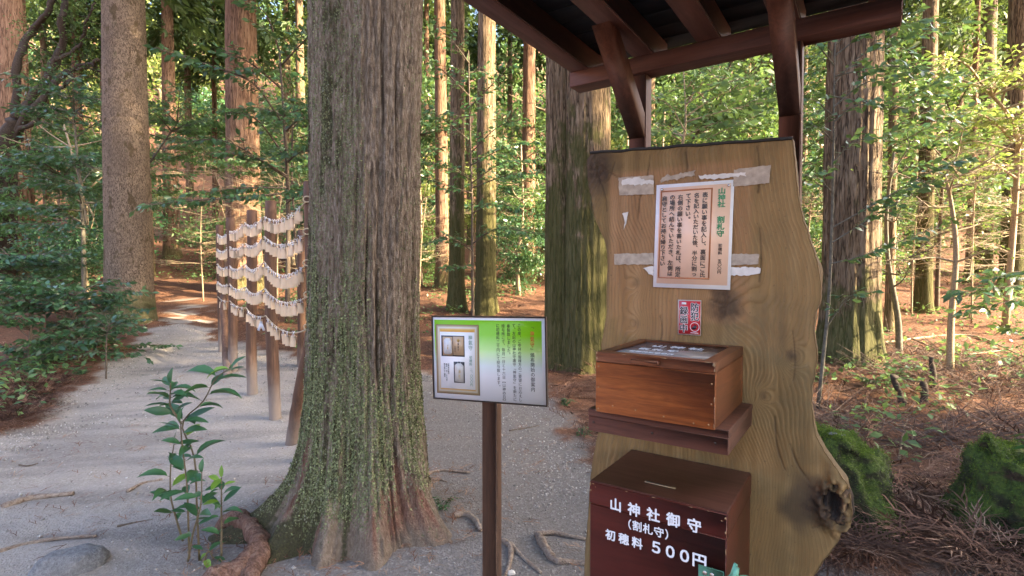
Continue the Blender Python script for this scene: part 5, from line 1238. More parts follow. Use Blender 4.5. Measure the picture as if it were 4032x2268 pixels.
for k, (t, f) in enumerate((('︻頒布日時︼', .056), ('毎月一日・十六日', .092), ('授与所にて頒布', .074))):
    put_text(t, -.221 - .0115 * k, -.028, .0088, M['ink'], brd, -.0060, bold=.0, fit=f)
put_text('﹃', .243, .170, .0215, M['ink'], brd, -.0046, bold=.0); put_text('神氣守', .243, .150, .0225, M['ink_red'], brd, -.0046, bold=.012, fit=.080); put_text('﹄', .243, .066, .0215, M['ink'], brd, -.0046, bold=.0)
put_text('頒布開始の御案内', .243, .042, .0225, M['ink'], brd, -.0046, bold=.004, fit=.192)
for k, (t, f) in enumerate((('この度︑ご参拝の皆様方のご要望にお応えし', .385), ('て︑左記の山神社守護守﹃神氣守﹄を新たに', .385), ('奉製致しました︒', .150), ('授与所にて︑毎月一日と十六日︻山神の日︼', .385), ('に初穂料二千円にて授与致します︒', .315))):
    put_text(t, .176 - .0288 * k, .182, .0185, M['ink'], brd, -.0046, bold=.0, fit=f)

# ------------------------------------------------------------------ rack of log posts and ropes with split wooden plaques
M['log'] = wood_mat('peeled_log', (.058, .027, .015), (.150, .076, .044), 'z', .8, .75)
m = M['log'].copy(); m.name = 'weathered_log'; nt = m.node_tree; b = nt.nodes['Principled BSDF']
old = b.inputs['Base Color'].links[0].from_socket
s3 = N(nt, 'ShaderNodeSeparateXYZ'); nt.links.new(coords(nt), s3.inputs[0])
fz = math_(nt, 'ADD', s3.outputs[2], math_(nt, 'MULTIPLY', noise(nt, coords(nt, (3, 3, 1)), 6.0, 4), .35))
nt.links.new(mix(nt, math_(nt, 'MULTIPLY', band(nt, fz, .72, .22), .8), old, (.27, .225, .195)), b.inputs['Base Color']); M['log'] = m
POSTS = [(-1.545, 4.12), (-2.353, 5.19), (-2.945, 5.99), (-3.63, 6.86), (-4.37, 7.95)]        # nearest first
tops = [(1224, 718), (1066, 792), (985, 828), (922, 857), (872, 886)]
rk = empty('plaque_rack', (POSTS[1][0], POSTS[1][1], T(*POSTS[1])), label='rack of five brown log posts strung with five ropes beside the path', cat='rack')
RB = np.array(rk.location)
post_tops = []
for k, ((x, y), tpx) in enumerate(zip(POSTS, tops)):
    rg2 = np.random.default_rng(400 + k); zt_ = pt(*tpx, y)[2]; zb = T(x, y)
    post_tops.append(zt_)
    n = 22; zz = np.linspace(-.3, zt_ - zb, n)
    P = np.stack([.012 * np.sin(zz * 2.1 + k * 2), .010 * np.cos(zz * 1.7 + k), zz], -1)
    mb = MB(); mb.tube(P, .054 * (1.06 - .05 * zz) * (1 + .025 * rg2.normal(size=n)), 14)
    o = mb.build('post', M['log'], rk); o.location = (x - RB[0], y - RB[1], zb - RB[2])
# brace leaning behind the big trunk, short stake by the last post, rear post
def log(a, c_, r, name):
    a, c_ = np.array(a), np.array(c_); n = 14; P = a + (c_ - a) * np.linspace(0, 1, n)[:, None] + np.random.default_rng(int(r * 1000)).normal(0, .004, (n, 3))
    mb = MB(); mb.tube(P - a, r * np.linspace(1.05, .95, n), 12); o = mb.build(name, M['log'], rk); o.location = a - RB
q = gp(1134, 1742); log(q - np.array([0, 0, .15]), pt(1224, 1310, 4.35), .050, 'brace')
q = gp(897, 1500); log(q - np.array([0, 0, .15]), pt(880, 1165, 7.55), .045, 'brace')
q = gp(1190, 1440); log(q - np.array([0, 0, .2]), pt(1190, 905, q[1]), .062, 'post')
M['rope'] = plain('straw_rope', (.42, .34, .23), .85, .25, 200, .4)
M['plaque'] = wood_mat('pale_cypress_plaque', (.74, .54, .36), (.86, .69, .50), 'z', 2.5, .6)
M['plaque2'] = wood_mat('grey_cypress_plaque', (.38, .28, .19), (.52, .41, .29), 'z', 2.5, .65)
M['string'] = flat_mat('white_string', (.66, .66, .72), .7)
ROWS = [  # (zoomed pixel heights at the five posts, nearest first), given in photo pixels
    [(1203, 795), (1040, 853), (966, 878), (905, 912), (857, 920)], [(1203, 922), (1040, 930), (967, 958), (905, 971), (857, 980)],
    [(1203, 1045), (1040, 1030), (966, 1040), (905, 1046), (857, 1038)], [(1206, 1170), (1042, 1135), (967, 1130), (905, 1118), (858, 1108)],
    [(1206, 1298), (1046, 1243), (969, 1212), (905, 1185), (858, 1168)]]
BAYS = [(13, 11, 9, 9), (14, 11, 9, 9), (16, 12, 10, 9), (13, 10, 9, 8), (6, 6, 4, 2)]
SAG = [(.09, .065, .045, .06), (.09, .07, .05, .06), (.11, .08, .06, .06), (.09, .07, .055, .045), (.08, .05, .03, .03)]
row_names = ['top', 'second', 'third', 'fourth', 'bottom']
bay_names = ['nearest', 'second nearest', 'second farthest', 'farthest']
pl_me = []
for k, (w_, h_) in enumerate(((.044, .086), (.042, .090), (.046, .081))):
    mb = MB(); mb.box((-w_/2, -.0035, -h_ - .022), (w_/2, .0035, -.022), .001); me = mb.mesh('wooden_plaque', False); me.materials.append(M['plaque']); pl_me.append(me)
mb2 = pl_me[0].copy(); mb2.materials.clear(); mb2.materials.append(M['plaque2']); pl_me.append(mb2)
st_me = []
for k in range(3):
    rg2 = np.random.default_rng(440 + k); mb = MB()
    mb.tube(np.array([(0, -.005, -.034), (.004, -.006, -.012), (0, -.010, .002)]), .0022, 5); a_ = np.linspace(0, 2*np.pi, 12); mb.tube(np.stack([.003 * np.sin(a_), .013 * np.cos(a_), .011 * np.sin(a_) + .001], -1), .0022, 5, False)
    for q in range(2):
        d = unit(rg2.normal(size=3) + np.array([0, -.6, -.2])); mb.tube(catmull([(0, -.010, .002), np.array([0, -.010, .002]) + d * .018, np.array([0, -.012, -.012]) + d * .026], 5), .0017, 4)
    me = mb.mesh('tie_string'); me.materials.append(M['string']); st_me.append(me)
rng = np.random.default_rng(77)
for r, row in enumerate(ROWS):
    pts_ = []
    for k, (px, py) in enumerate(row):
        y = POSTS[k][1] - .075
        p = pt(px, py, y); p[0] = pt(px, py, y)[0]; pts_.append(p)
    line_ = []
    for bay in range(4):
        a, c_ = pts_[bay], pts_[bay + 1]; n = 16
        t_ = np.linspace(0, 1, n + 1)[:-1] if bay < 3 else np.linspace(0, 1, n + 1)
        seg = a + (c_ - a) * t_[:, None]; seg[:, 2] -= SAG[r][bay] * 4 * t_ * (1 - t_); line_.append(seg)
        cnt_ = BAYS[r][bay]
        lo_, hi_ = ((.06, .96) if r < 4 else ((.12, .9) if bay else (.2, .95)))
        for q in range(cnt_):
            t = lo_ + (hi_ - lo_) * (q + .5 + rng.uniform(-.3, .3)) / cnt_
            p = a + (c_ - a) * t; p = p + np.array([0, 0, -SAG[r][bay] * 4 * t * (1 - t)])
            kk = 3 if rng.random() < .06 else int(rng.integers(0, 3))
            o = link('wooden_plaque', pl_me[kk], None, None, label='pale wooden plaque, %s from the near post on the %s rope, %s bay' % (ORD[q], row_names[r], bay_names[bay]), cat='plaque', group='plaques on the %s rope, %s bay' % (row_names[r], bay_names[bay]))
            o.location = p + np.array([0, -.012 - .012 * rng.random(), 0]); o.rotation_euler = (rng.normal(0, .06), rng.normal(0, .07), rng.normal(.2, .28))
            link('tie_string', st_me[int(rng.integers(0, 3))], None, o)
    ln_ = np.concatenate(line_)
    mb = MB(); mb.tube(ln_ - RB, .0060 * (1 + .12 * np.sin(np.arange(len(ln_)) * 2.3)), 6); o = mb.build('rope', M['rope'], rk)
    e = pts_[0] - RB; a_ = np.linspace(0, 2*np.pi, 16); mb = MB(); mb.tube(np.stack([e[0] + .012 + .030 * np.cos(a_), e[1] + .0 * a_, e[2] + .02 + .022 * np.sin(a_)], -1), .0055, 6, False); mb.build('rope_loop', M['rope'], rk)
for k, (px, py, Y, lab) in enumerate(((1150, 958, 4.6, 'white paper strip knotted on the second rope near the big trunk'), (938, 985, 6.55, 'white paper strip knotted on the second rope between the far posts'), (945, 1150, 6.4, 'white folded paper strip on the fourth rope between the far posts'), (1028, 1270, 5.3, 'white folded paper strip on the bottom rope beside the second post'))):
    p = pt(px, py, Y - .1); mb = MB()
    for s2 in (-1, 1):
        mb.box((-.012, -.001, -.085), (.012, .001, 0)); 
        V = mb.V[-1]; c2, s3_ = math.cos(.35 * s2), math.sin(.35 * s2); mb.V[-1] = np.stack([V[:, 0] * c2 + V[:, 2] * s3_, V[:, 1] + .002 * s2, -V[:, 0] * s3_ + V[:, 2] * c2], -1)
    mb.box((-.012, -.006, -.010), (.012, .006, .012), .003)
    mb.build('paper_strip', M['string'], None, False, label=lab, cat='paper strip').location = p

# ------------------------------------------------------------------ seedling in front of the big cedar
rng = np.random.default_rng(500)
pb = gp(830, 2215); PY = pb[1]
sd_ = empty('seedling', pb, label='leafy green seedling with several upright stems left of the big trunk', cat='plant')
M['stem'] = plain('green_brown_stem', (.11, .085, .045), .6, .25, 60)
leaf_me = {}
for nm, mt in (('a', 'leaf_plant'), ('y', 'leaf_young')):
    for k in range(3):
        rg2 = np.random.default_rng(510 + k); V = np.array(LEAF_V); V[:, 1] *= .37; V[:, 2] *= (.35 + .45 * k); V = V + rg2.normal(0, .006, V.shape) * (V[:, :1] > .05)
        me = make_mesh('leaf', V, LEAF_F, {'rnd': np.full(len(V), .2 + .3 * k)}); me.materials.append(M[mt]); leaf_me[(nm, k)] = me
def put_leaf(p, d, up, size, young=False):
    X, Y, Z = (q[0] for q in frames(np.array([d], float), np.array([up], float)))
    o = link('leaf', leaf_me[('y' if young else 'a', int(rng.integers(0, 3)))], None, sd_)
    o.matrix_local = Matrix([[X[0]*size, Y[0]*size, Z[0]*size, p[0] - pb[0]], [X[1]*size, Y[1]*size, Z[1]*size, p[1] - pb[1]], [X[2]*size, Y[2]*size, Z[2]*size, p[2] - pb[2]], [0, 0, 0, 1]])
stems = [([(785, 2210), (775, 1990), (765, 1800), (718, 1670), (800, 1580), (850, 1490), (910, 1450)], 15, .115), ([(745, 2200), (740, 2010), (735, 1900), (715, 1730), (712, 1660)], 10, .095), ([(720, 2130), (690, 2030), (672, 1950), (672, 1840), (685, 1750)], 8, .10),
         ([(872, 2190), (872, 2050), (872, 1960), (872, 1880)], 11, .078), ([(715, 1670), (672, 1600), (670, 1560), (672, 1510)], 12, .10), ([(800, 2230), (820, 2170), (850, 2220)], 4, .075), ([(740, 2210), (760, 2100), (790, 1990), (795, 1860)], 8, .085), ([(830, 2260), (850, 2240), (880, 2250)], 5, .085)]
for si, (S, n, ls) in enumerate(stems):
    n = int(n * 1.45)
    dy = rng.normal(0, .05)
    c = catmull([pt(x, y, PY + dy + .02 * rng.normal()) for x, y in S], 22)
    mb = MB(); mb.tube(c - pb, np.linspace(.0055, .0025, 22), 7); mb.build('stem', M['stem'], sd_)
    for k in range(n):
        t = .22 + .78 * (k / max(1, n - 1)); i = min(21, int(t * 21)); tg = unit(c[min(i + 1, 21)] - c[max(i - 1, 0)])
        a = k * 2.4 + si + rng.normal(0, .3)
        out = unit(np.array([math.cos(a) * 1.15, math.sin(a) * .8, 0]))
        d = out * 1.0 + tg * .35 + np.array([0, 0, rng.uniform(-.45, .25)])
        up = np.array([0, 0, 1.]) + rng.normal(0, .25, 3) + np.array([0, -.35, 0])
        size = ls * 1.2 * rng.uniform(.55, 1.2) * (1.05 - .25 * abs(t - .6))
        mb = MB(); e = c[i] + unit(d) * .012; mb.tube(np.array([c[i], e]) - pb, [.0016, .0012], 4, False); mb.build('petiole', M['stem'], sd_)
        put_leaf(e, d, up, size, young=(si == 3 and k >= n - 3) or (si == 5 and k % 2 == 0) or rng.random() < .04)
    put_leaf(c[-1], c[-1] - c[-3] + np.array([0, 0, .02]), np.array([0, -.4, 1.]), ls * .8, si == 3)

# ------------------------------------------------------------------ rock, stones, surface roots, sticks
M['rock'] = bark_mat('grey_rock', (.13, .135, .145), (.20, .205, .22), (.29, .295, .31), .0, .0, 1.0, 2.0, cracks=.0)
def rock(name, loc, s, seed, mat, rz=0, **tags):
    n, k = 28, 18; ph = np.linspace(0, np.pi, k); th = np.linspace(0, 2*np.pi, n, endpoint=False); PH, TH = np.meshgrid(ph, th, indexing='ij')
    D = np.stack([np.sin(PH) * np.cos(TH), np.sin(PH) * np.sin(TH), np.cos(PH)], -1)
    R = 1 + .16 * fbm(D[..., 0] * 1.6 + seed, D[..., 1] * 1.6, D[..., 2] * 1.6, 4)
    V = (np.sign(D) * np.abs(D)**.8 * R[..., None] * np.array(s)).reshape(-1, 3)
    i, j = np.meshgrid(np.arange(k - 1), np.arange(n), indexing='ij'); j2 = (j + 1) % n
    o = link(name, make_mesh(name, V, [np.stack([i*n + j, (i+1)*n + j, (i+1)*n + j2, i*n + j2], -1).reshape(-1, 4)]), M[mat], None, loc, **tags); o.rotation_euler = (0, 0, rz)
    return o
rock('rock', gp(262, 2245) + np.array([0, .02, .0]), (.155, .10, .10), 4, 'rock', .45, label='smooth grey rock at the bottom left corner', cat='rock')
rock('stone', gp(2012, 2262), (.022, .018, .02), 6, 'scrap', .4, label='small whitish stone right of the sign post foot', cat='stone')
def ground_stick(pxs, r, mat, name, label, cat, up=.4, k=8):
    c = catmull([gp(*q) + np.array([0, 0, r * up]) for q in pxs], 18); rg2 = np.random.default_rng(len(label)); base = c[0].copy()
    mb = MB(); mb.tube(c - base, r * np.linspace(1.1, .6, 18) * (1 + .12 * rg2.normal(size=18)), k); return link(name, mb.mesh(name), M[mat], None, base, label=label, cat=cat)
ground_stick([(10, 2000), (110, 1965), (190, 1955), (290, 1945)], .022, 'root', 'surface_root', 'pale root lying across the path at the left edge', 'root', .2)
ground_stick([(-20, 2180), (120, 2140), (250, 2120), (380, 2112)], .013, 'root', 'surface_root', 'long thin root in the path above the grey rock', 'root', .3)
ground_stick([(500, 1935), (560, 1905), (640, 1888)], .011, 'root', 'surface_root', 'short pale root in the path left of the seedling', 'root', .3)
ground_stick([(1785, 2040), (1830, 2032), (1870, 2055), (1892, 2095)], .024, 'root', 'surface_root', 'knotted root surfacing between the big trunk and the sign post', 'root', .5)
ground_stick([(1980, 2135), (2010, 2160), (2005, 2230), (1975, 2300)], .016, 'root', 'surface_root', 'forked root right beside the foot of the sign post', 'root', .5)
ground_stick([(2010, 2145), (2060, 2200), (2130, 2260)], .012, 'root', 'surface_root', 'thin root branching right from the sign post foot', 'root', .5)
ground_stick([(2120, 2115), (2150, 2170), (2190, 2215), (2260, 2222), (2330, 2230)], .022, 'root', 'surface_root', 'curved thick root in front of the offering box left side', 'root', .5)
ground_stick([(2105, 2108), (2170, 2100), (2210, 2106), (2310, 2128)], .014, 'root', 'surface_root', 'pale root running behind the offering box', 'root', .4)
ground_stick([(1670, 1870), (1740, 1855), (1850, 1862)], .012, 'root', 'surface_root', 'thin root right of the big trunk at mid height', 'root', .4)
ground_stick([(1665, 1895), (1720, 1890), (1760, 1900)], .012, 'root', 'surface_root', 'short root hugging the right foot of the big trunk', 'root', .3)
ground_stick([(2005, 1698), (2060, 1690), (2120, 1678)], .008, 'twig_dark', 'fallen_stick', 'dark stick lying on the ground right of the sign post', 'stick', .6)
ground_stick([(460, 2075), (530, 2060), (600, 2048)], .006, 'twig_dark', 'fallen_stick', 'thin reddish stick on the path left of the seedling foot', 'stick', .6)
ground_stick([(75, 1832), (110, 1836), (150, 1826)], .006, 'twig_dark', 'fallen_stick', 'tiny dark twig on the pale path at far left', 'stick', .6)
ground_stick([(3400, 1370), (3800, 1330), (4040, 1420)], .018, 'twig', 'fallen_stick', 'long pale fallen branch in the sunny litter at right', 'stick', 2.5)
ground_stick([(3560, 1330), (3750, 1400), (3950, 1390)], .014, 'twig', 'fallen_stick', 'second pale fallen branch crossing the sunny litter', 'stick', 2.5)
ground_stick([(3240, 1620), (3420, 1690), (3620, 1800)], .012, 'twig', 'fallen_stick', 'pale stick lying behind the left mossy stump', 'stick', 1.5)
ground_stick([(3540, 1820), (3560, 1700), (3575, 1660)], .008, 'twig', 'fallen_stick', 'short upright pale stick between the mossy stumps', 'stick', 3)
for k, (px, py, h, tx, lab) in enumerate(((3560, 1600, .30, -.10, 'leaning dark broken stub in the litter, leftmost of three'), (3640, 1590, .22, .0, 'short dark broken stub in the litter, middle of three'), (3675, 1530, .34, -.02, 'tallest dark broken stub in the litter, rightmost of three'))):
    b0 = gp(px, py); rg2 = np.random.default_rng(600 + k)
    mb = MB(); mb.tube(catmull([(0, 0, -.1), (tx * .4, 0, h * .4), (tx, .02, h)], 10) + rg2.normal(0, .006, (10, 3)), np.linspace(.036, .026, 10) * (1 + .2 * rg2.normal(size=10)), 10)
    link('broken_stub', mb.mesh('broken_stub'), M['black_wood'], None, b0, label=lab, cat='stump')

# ------------------------------------------------------------------ mossy stumps
m, nt, b = new_mat('stump_moss_base'); v = coords(nt); n1 = noise(nt, v, 7.0, 5); n2 = noise(nt, v, 45.0, 4)
c = ramp(nt, n2, [(.3, (.014, .016, .007)), (.7, (.045, .050, .018))]); c = mix(nt, band(nt, n1, .48, .62), c, ramp(nt, n2, [(.3, (.022, .015, .010)), (.7, (.085, .056, .036))]))
gN = N(nt, 'ShaderNodeNewGeometry'); sN = N(nt, 'ShaderNodeSeparateXYZ'); nt.links.new(gN.outputs['Normal'], sN.inputs[0])
mz_ = band(nt, math_(nt, 'ADD', sN.outputs[2], math_(nt, 'MULTIPLY', math_(nt, 'SUBTRACT', n1, .5), 1.6)), .05, .45)
c = mix(nt, mz_, c, ramp(nt, n2, [(.3, (.022, .036, .007)), (.7, (.075, .115, .016))]))
nt.links.new(c, b.inputs['Base Color']); b.inputs['Roughness'].default_value = .95; bump(nt, b, n2, .8, .02); M['stump'] = m
M['moss'] = leaf_mat('moss_tufts', (.024, .040, .007), (.125, .190, .024), .1, .9, False)
def stump(loc, r, H, seed, label, spread, lean=(0, 0), toproll=.5):
    rg2 = np.random.default_rng(seed); n, k = 90, 60
    th = np.linspace(0, 2*np.pi, n, endpoint=False); t = np.linspace(0, 1, k)
    Tt_, TH = np.meshgrid(t, th, indexing='ij')
    side = np.clip(Tt_ / .80, 0, 1); tp = np.clip((Tt_ - .55) / .45, 0, 1)
    Z = -.1 + (H + .1) * (1 - (1 - side)**1.35)
    lob = sum(a_ * np.exp(-(np.angle(np.exp(1j * (TH - q))) / .32)**2) for q, a_ in spread)
    R = r * (1 + .9 * lob * np.exp(-np.clip(Z, 0, None) / (H * .42)) + .35 * np.exp(-np.clip(Z, 0, None) / (H * .25)) + .14 * lob)
    R = R * np.sqrt(np.clip(1 - tp**2.2, 0, 1)) * (1 - .18 * side)
    cT, sT = np.cos(TH), np.sin(TH)
    nz_ = fbm(cT * 1.6 * (1.2 - tp) + seed, sT * 1.6 * (1.2 - tp), Z * 2.4, 4)
    R = R * (1 + .38 * nz_); Z = Z + side**2 * H * (.30 * fbm(R * cT * 5 + seed, R * sT * 5, 2, 3) + .20 * toproll * (cT * R / r) * -1)
    X = R * cT + lean[0] * np.clip(Z, 0, None); Y = R * sT + lean[1] * np.clip(Z, 0, None)
    V = np.stack([X, Y, Z], -1); root = empty('mossy_stump', loc, label=label, cat='stump')
    i, j = np.meshgrid(np.arange(k - 1), np.arange(n), indexing='ij'); j2 = (j + 1) % n
    me = make_mesh('stump_wood', V.reshape(-1, 3), [np.stack([i*n + j, i*n + j2, (i+1)*n + j2, (i+1)*n + j], -1).reshape(-1, 4)])
    o = link('stump_wood', me, M['stump'], root)
    nr = np.empty(len(me.vertices) * 3, np.float32); me.vertices.foreach_get('normal', nr) if False else None
    me.update(); nr = np.array([v_.normal[:] for v_ in me.vertices]); Vv = V.reshape(-1, 3)
    dens = (-.05 + np.clip(nr[:, 2] + .12, 0, 1) * 1.6 + .8 * fbm(Vv[:, 0] * 5, Vv[:, 1] * 5, Vv[:, 2] * 5, 3)).clip(.0, None) * (Vv[:, 2] > -.03); dens[-n:] *= .2; dens /= dens.sum()
    NM = 24000; sel = rg2.choice(len(Vv), NM, p=dens); jit = rg2.normal(0, .010, (NM, 3))
    P = Vv[sel] + jit; Nn = nr[sel]; D = unit(Nn * .9 + rg2.normal(0, .55, (NM, 3)) + np.array([0, 0, .25])); U = rand_dirs(rg2, NM)
    X_, Y_, Z_ = frames(D, U); s_ = rg2.uniform(.006, .015, NM)
    MB().batch([(0, .5, 0), (0, -.5, 0), (1, 0, .1)], [np.array([[0, 1, 2]])], P - Nn * .003, X_, Y_, Z_, s_, s_ * .45, s_, rnd=np.clip(.25 + .55 * np.clip(Nn[:, 2], 0, 1) + rg2.normal(0, .18, NM), 0, 1)).build('moss', M['moss'], root, False, kind='stuff')
    return root
s1 = gp(3370, 2060); s1 = np.array([2.02, 3.22, T(2.02, 3.22)])
stump(s1, .235, .46, 3, 'mossy stump right behind the slab with two grey pebbles on top', [(A_(1, -.2), .55), (A_(.3, -1), .35), (A_(-1, -.4), .3)], (-.10, 0), .5)
s2 = np.array([2.96, 3.02, T(2.96, 3.02)])
stump(s2, .30, .42, 8, 'broad mossy stump cut by the right edge of the picture', [(A_(-1, -.35), .6), (A_(-.4, -1), .55), (A_(.6, -1), .4)], (.06, 0), .7)
for k, (px, py, lab) in enumerate(((3275, 1698, 'flat grey pebble on the left mossy stump, the larger one'), (3318, 1708, 'small grey pebble on the left mossy stump, right of the flat one'))):
    p = pt(px, py, s1[1] - .10); rock('pebble', p + np.array([0, 0, -.012]), (.026 - .007 * k, .02, .009), 10 + k, 'rock', .3 * k, label=lab, cat='pebble')
# seedling growing on the right stump
b0 = s2 + np.array([.02, -.05, .43]); L = Leafy(620)
L.stem([b0 - np.array([0, 0, .03]), b0 + np.array([-.02, 0, .06]), b0 + np.array([-.05, -.02, .13])], .005, .003, 8, 5)
for k in range(12):
    a = k * 2.4; L.leaf(b0 + np.array([-.03, -.01, .05 + .008 * k]), np.array([math.cos(a), math.sin(a), rng.uniform(-.2, .4)]), np.array([0, 0, 1.]) + rng.normal(0, .2, 3), rng.uniform(.07, .12))
L.finish('stump_seedling', b0, 'small leafy seedling sprouting from the right mossy stump', 'plant', 'stem', 'leaf_plant', width=.32)
# fern fronds
def fern(loc, n, ln, seed, label, mat='leaf_plant'):
    rg2 = np.random.default_rng(seed); L = Leafy(seed)
    for k in range(n):
        a = rg2.uniform(0, 2*np.pi); d = np.array([math.cos(a), math.sin(a), 0]); l2 = ln * rg2.uniform(.6, 1.1)
        c = catmull([loc, loc + d * l2 * .4 + np.array([0, 0, l2 * .45]), loc + d * l2 + np.array([0, 0, l2 * .35])], 14); L.w.tube(c, np.linspace(.0025, .001, 14), 4, False)
        for i in range(2, 14):
            for s2_ in (-1, 1):
                tg = unit(c[min(i + 1, 13)] - c[i - 1]); L.leaf(c[i], np.cross(tg, [0, 0, 1.]) * s2_ + tg * .35, np.array([0, 0, 1.]) + rg2.normal(0, .15, 3), ln * .24 * (1.15 - i / 14))
    return L.finish('fern', loc, label, 'fern', 'stem', mat, width=.26)
for k, (px, py, n, ln, lab) in enumerate(((3540, 1930, 7, .16, 'little fern between the two mossy stumps'), (2225, 1600, 6, .14, 'fern sprig in the litter right of the green notice board'), (2290, 1720, 7, .16, 'fern tuft at the gravel edge left of the wooden box'), (1745, 2005, 5, .12, 'green sprig at the right foot of the big trunk'), (3330, 1430, 9, .30, 'fern clump at the foot of the furrowed cedar'), (3430, 1520, 7, .20, 'small fern in front of the furrowed cedar'), (3220, 1500, 6, .2, 'fern peeking out right of the slab'), (150, 1480, 8, .3, 'fern in the brown litter at left'), (310, 1480, 7, .2, 'small green plant by the litter edge at left'))):
    fern(gp(px, py), n, ln, 700 + k, lab)

# ------------------------------------------------------------------ litter, gravel, fallen cedar sprays
rng = np.random.default_rng(800)
def sprig_template(seed, n, width, curl):
    rg2 = np.random.default_rng(seed); V, F = [], []
    def strip(p0, p1, p2, w):
        b_ = len(V); d = unit(np.array(p2) - np.array(p0)); s2_ = np.array([-d[1], d[0], 0]) * w
        V.extend([tuple(np.array(p0) + s2_), tuple(np.array(p0) - s2_), tuple(np.array(p1) + s2_ * .8), tuple(np.array(p1) - s2_ * .8), tuple(p2)])
        F.extend([[b_, b_+1, b_+3], [b_, b_+3, b_+2], [b_+2, b_+3, b_+4]])
    strip((0, 0, 0), (.5, curl, .05), (1, 0, .02), width * .8)
    for k in range(n):
        t = .12 + .8 * k / n; sd = 1 if k % 2 else -1; p = np.array([t, curl * (1 - abs(2 * t - 1)), .03]); L_ = (.42 - .2 * t) * rg2.uniform(.7, 1.2); a = sd * rg2.uniform(.35, .75)
        d = np.array([math.cos(a), math.sin(a), rg2.uniform(-.05, .28)])
        strip(p, p + d * L_ * .5 + np.array([0, 0, .03]), p + d * L_ + np.array([.06, -.02 * sd, -.01]), width)
    return np.array(V), [np.array(F)]
TPL = [sprig_template(810 + k, 9, .011, .06 * (k - 1)) for k in range(3)]; TPS = [sprig_template(820 + k, 3, .02, .08 * (k - 1)) for k in range(2)]
m, nt, b = new_mat('dry_cedar_sprigs')
nt.links.new(ramp(nt, attr(nt, 'rnd'), [(0, (.085, .040, .027)), (.45, (.215, .100, .060)), (.8, (.33, .175, .105)), (1, (.40, .28, .19))]), b.inputs['Base Color']); b.inputs['Roughness'].default_value = .85; b.inputs['Specular IOR Level'].default_value = .2; M['litter'] = m
def scatter(n, xr, yr, keep, power=1.0):
    out = []
    while sum(map(len, out)) < n:
        x = rng.uniform(*xr, n * 2); y = yr[0] + (yr[1] - yr[0]) * rng.random(n * 2)**power
        k = keep(x, y) > rng.random(n * 2); k &= (np.abs(x) < y * 1.05 + .6); out.append(np.stack([x[k], y[k]], -1))
    return np.concatenate(out)[:n]
def litter_keep(x, y):
    d = path_dist(x, y) + .25 * fbm(x * 1.3, y * 1.3, 1.0, 3) - .75 * sstep(7.6, 11.5, y) * (.75 + 1.6 * fbm(x * 1.1, y * 2.2, 31, 4))
    tree = np.hypot(x - TC[0], y - TC[1]) < .5
    return np.where(tree, 0, np.clip(sstep(.10, -.25, d) * (.55 + .6 * fbm(x * .9, y * .9, 6, 3)) + .012 * (d > 0), 0, 1))
def lay(P, tpls, s_rng, lift, mbx, tilt=.18):
    k = rng.integers(0, len(tpls), len(P))
    for q, (TV, TF) in enumerate(tpls):
        p = P[k == q]; n = len(p); a = rng.uniform(0, 2*np.pi, n); X = np.stack([np.cos(a), np.sin(a), rng.normal(0, tilt, n)], -1); U = np.array([0, 0, 1.]) + rng.normal(0, tilt, (n, 3))
        X, Y, Z = frames(X, U); s = rng.uniform(*s_rng, n)
        Pz = np.column_stack([p, terrain(p[:, 0], p[:, 1]) + rng.uniform(*lift, n)])
        mbx.batch(TV, TF, Pz, X, Y, Z, s, s, s, rnd=rng.random(n)**1.2)
mb = MB()
P = scatter(11000, (-9, 9), (2.3, 11), litter_keep, 1.1); lay(P, TPS, (.08, .2), (.008, .035), mb)
P = scatter(5500, (-16, 16), (9, 24), lambda x, y: .8 * (np.ones_like(x)) * (path_dist(x, y) < 0), 1.0); lay(P, TPS, (.2, .45), (.01, .06), mb)
P = scatter(420, (-6, 3), (2.4, 7), lambda x, y: .35 * (path_dist(x, y) > .1) * (np.hypot(x - TC[0], y - TC[1]) > .6) * sstep(.0, .4, fbm(x * .8, y * .8, 3, 2)), 1.0); lay(P, TPS, (.05, .13), (.004, .012), mb, .06)
a_ = rng.uniform(0, 2*np.pi, 420); r_ = .50 + .45 * rng.random(420)**1.6
P = np.stack([TC[0] + r_ * np.cos(a_) * 1.05, TC[1] + r_ * np.sin(a_) * .95], -1); lay(P, TPS, (.04, .13), (.004, .02), mb, .12)
mb.build('cedar_litter', M['litter'], None, False, label='red brown fallen cedar needles covering the ground beside the path', cat='litter', kind='stuff')
mb = MB()
P = scatter(2600, (1.0, 6.5), (2.35, 8), lambda x, y: sstep(.05, -.25, path_dist(x, y)) * (np.hypot(x - s1[0], y - s1[1]) > .3) * (np.hypot(x - s2[0], y - s2[1]) > .36), 1.3); lay(P, TPL, (.16, .42), (.01, .09), mb, .25)
P = scatter(620, (1.0, 3.6), (2.35, 3.5), lambda x, y: sstep(.02, -.12, path_dist(x, y)) * (np.hypot(x - s1[0], y - s1[1]) > .3) * (np.hypot(x - s2[0], y - s2[1]) > .42), 1.0); lay(P, TPL, (.25, .5), (.02, .10), mb, .2)
P = scatter(2200, (-7, -2.2), (2.6, 6.5), lambda x, y: 1. * (path_dist(x, y) < -.05), 1.0); lay(P, TPL, (.16, .36), (.01, .05), mb, .2)
P = scatter(420, (.1, 1.3), (3.2, 6.8), lambda x, y: 1. * (path_dist(x, y) < .05), 1.0); lay(P, TPL, (.12, .3), (.01, .05), mb, .22)
m, nt, b = new_mat('shade_dark_cedar_sprays')  # darker copy of the litter colours, twig-tangle shade put into it
nt.links.new(ramp(nt, attr(nt, 'rnd'), [(0, (.050, .028, .022)), (.45, (.125, .066, .047)), (.8, (.225, .125, .085)), (1, (.32, .22, .16))]), b.inputs['Base Color']); b.inputs['Roughness'].default_value = .85; b.inputs['Specular IOR Level'].default_value = .2; M['sprays'] = m
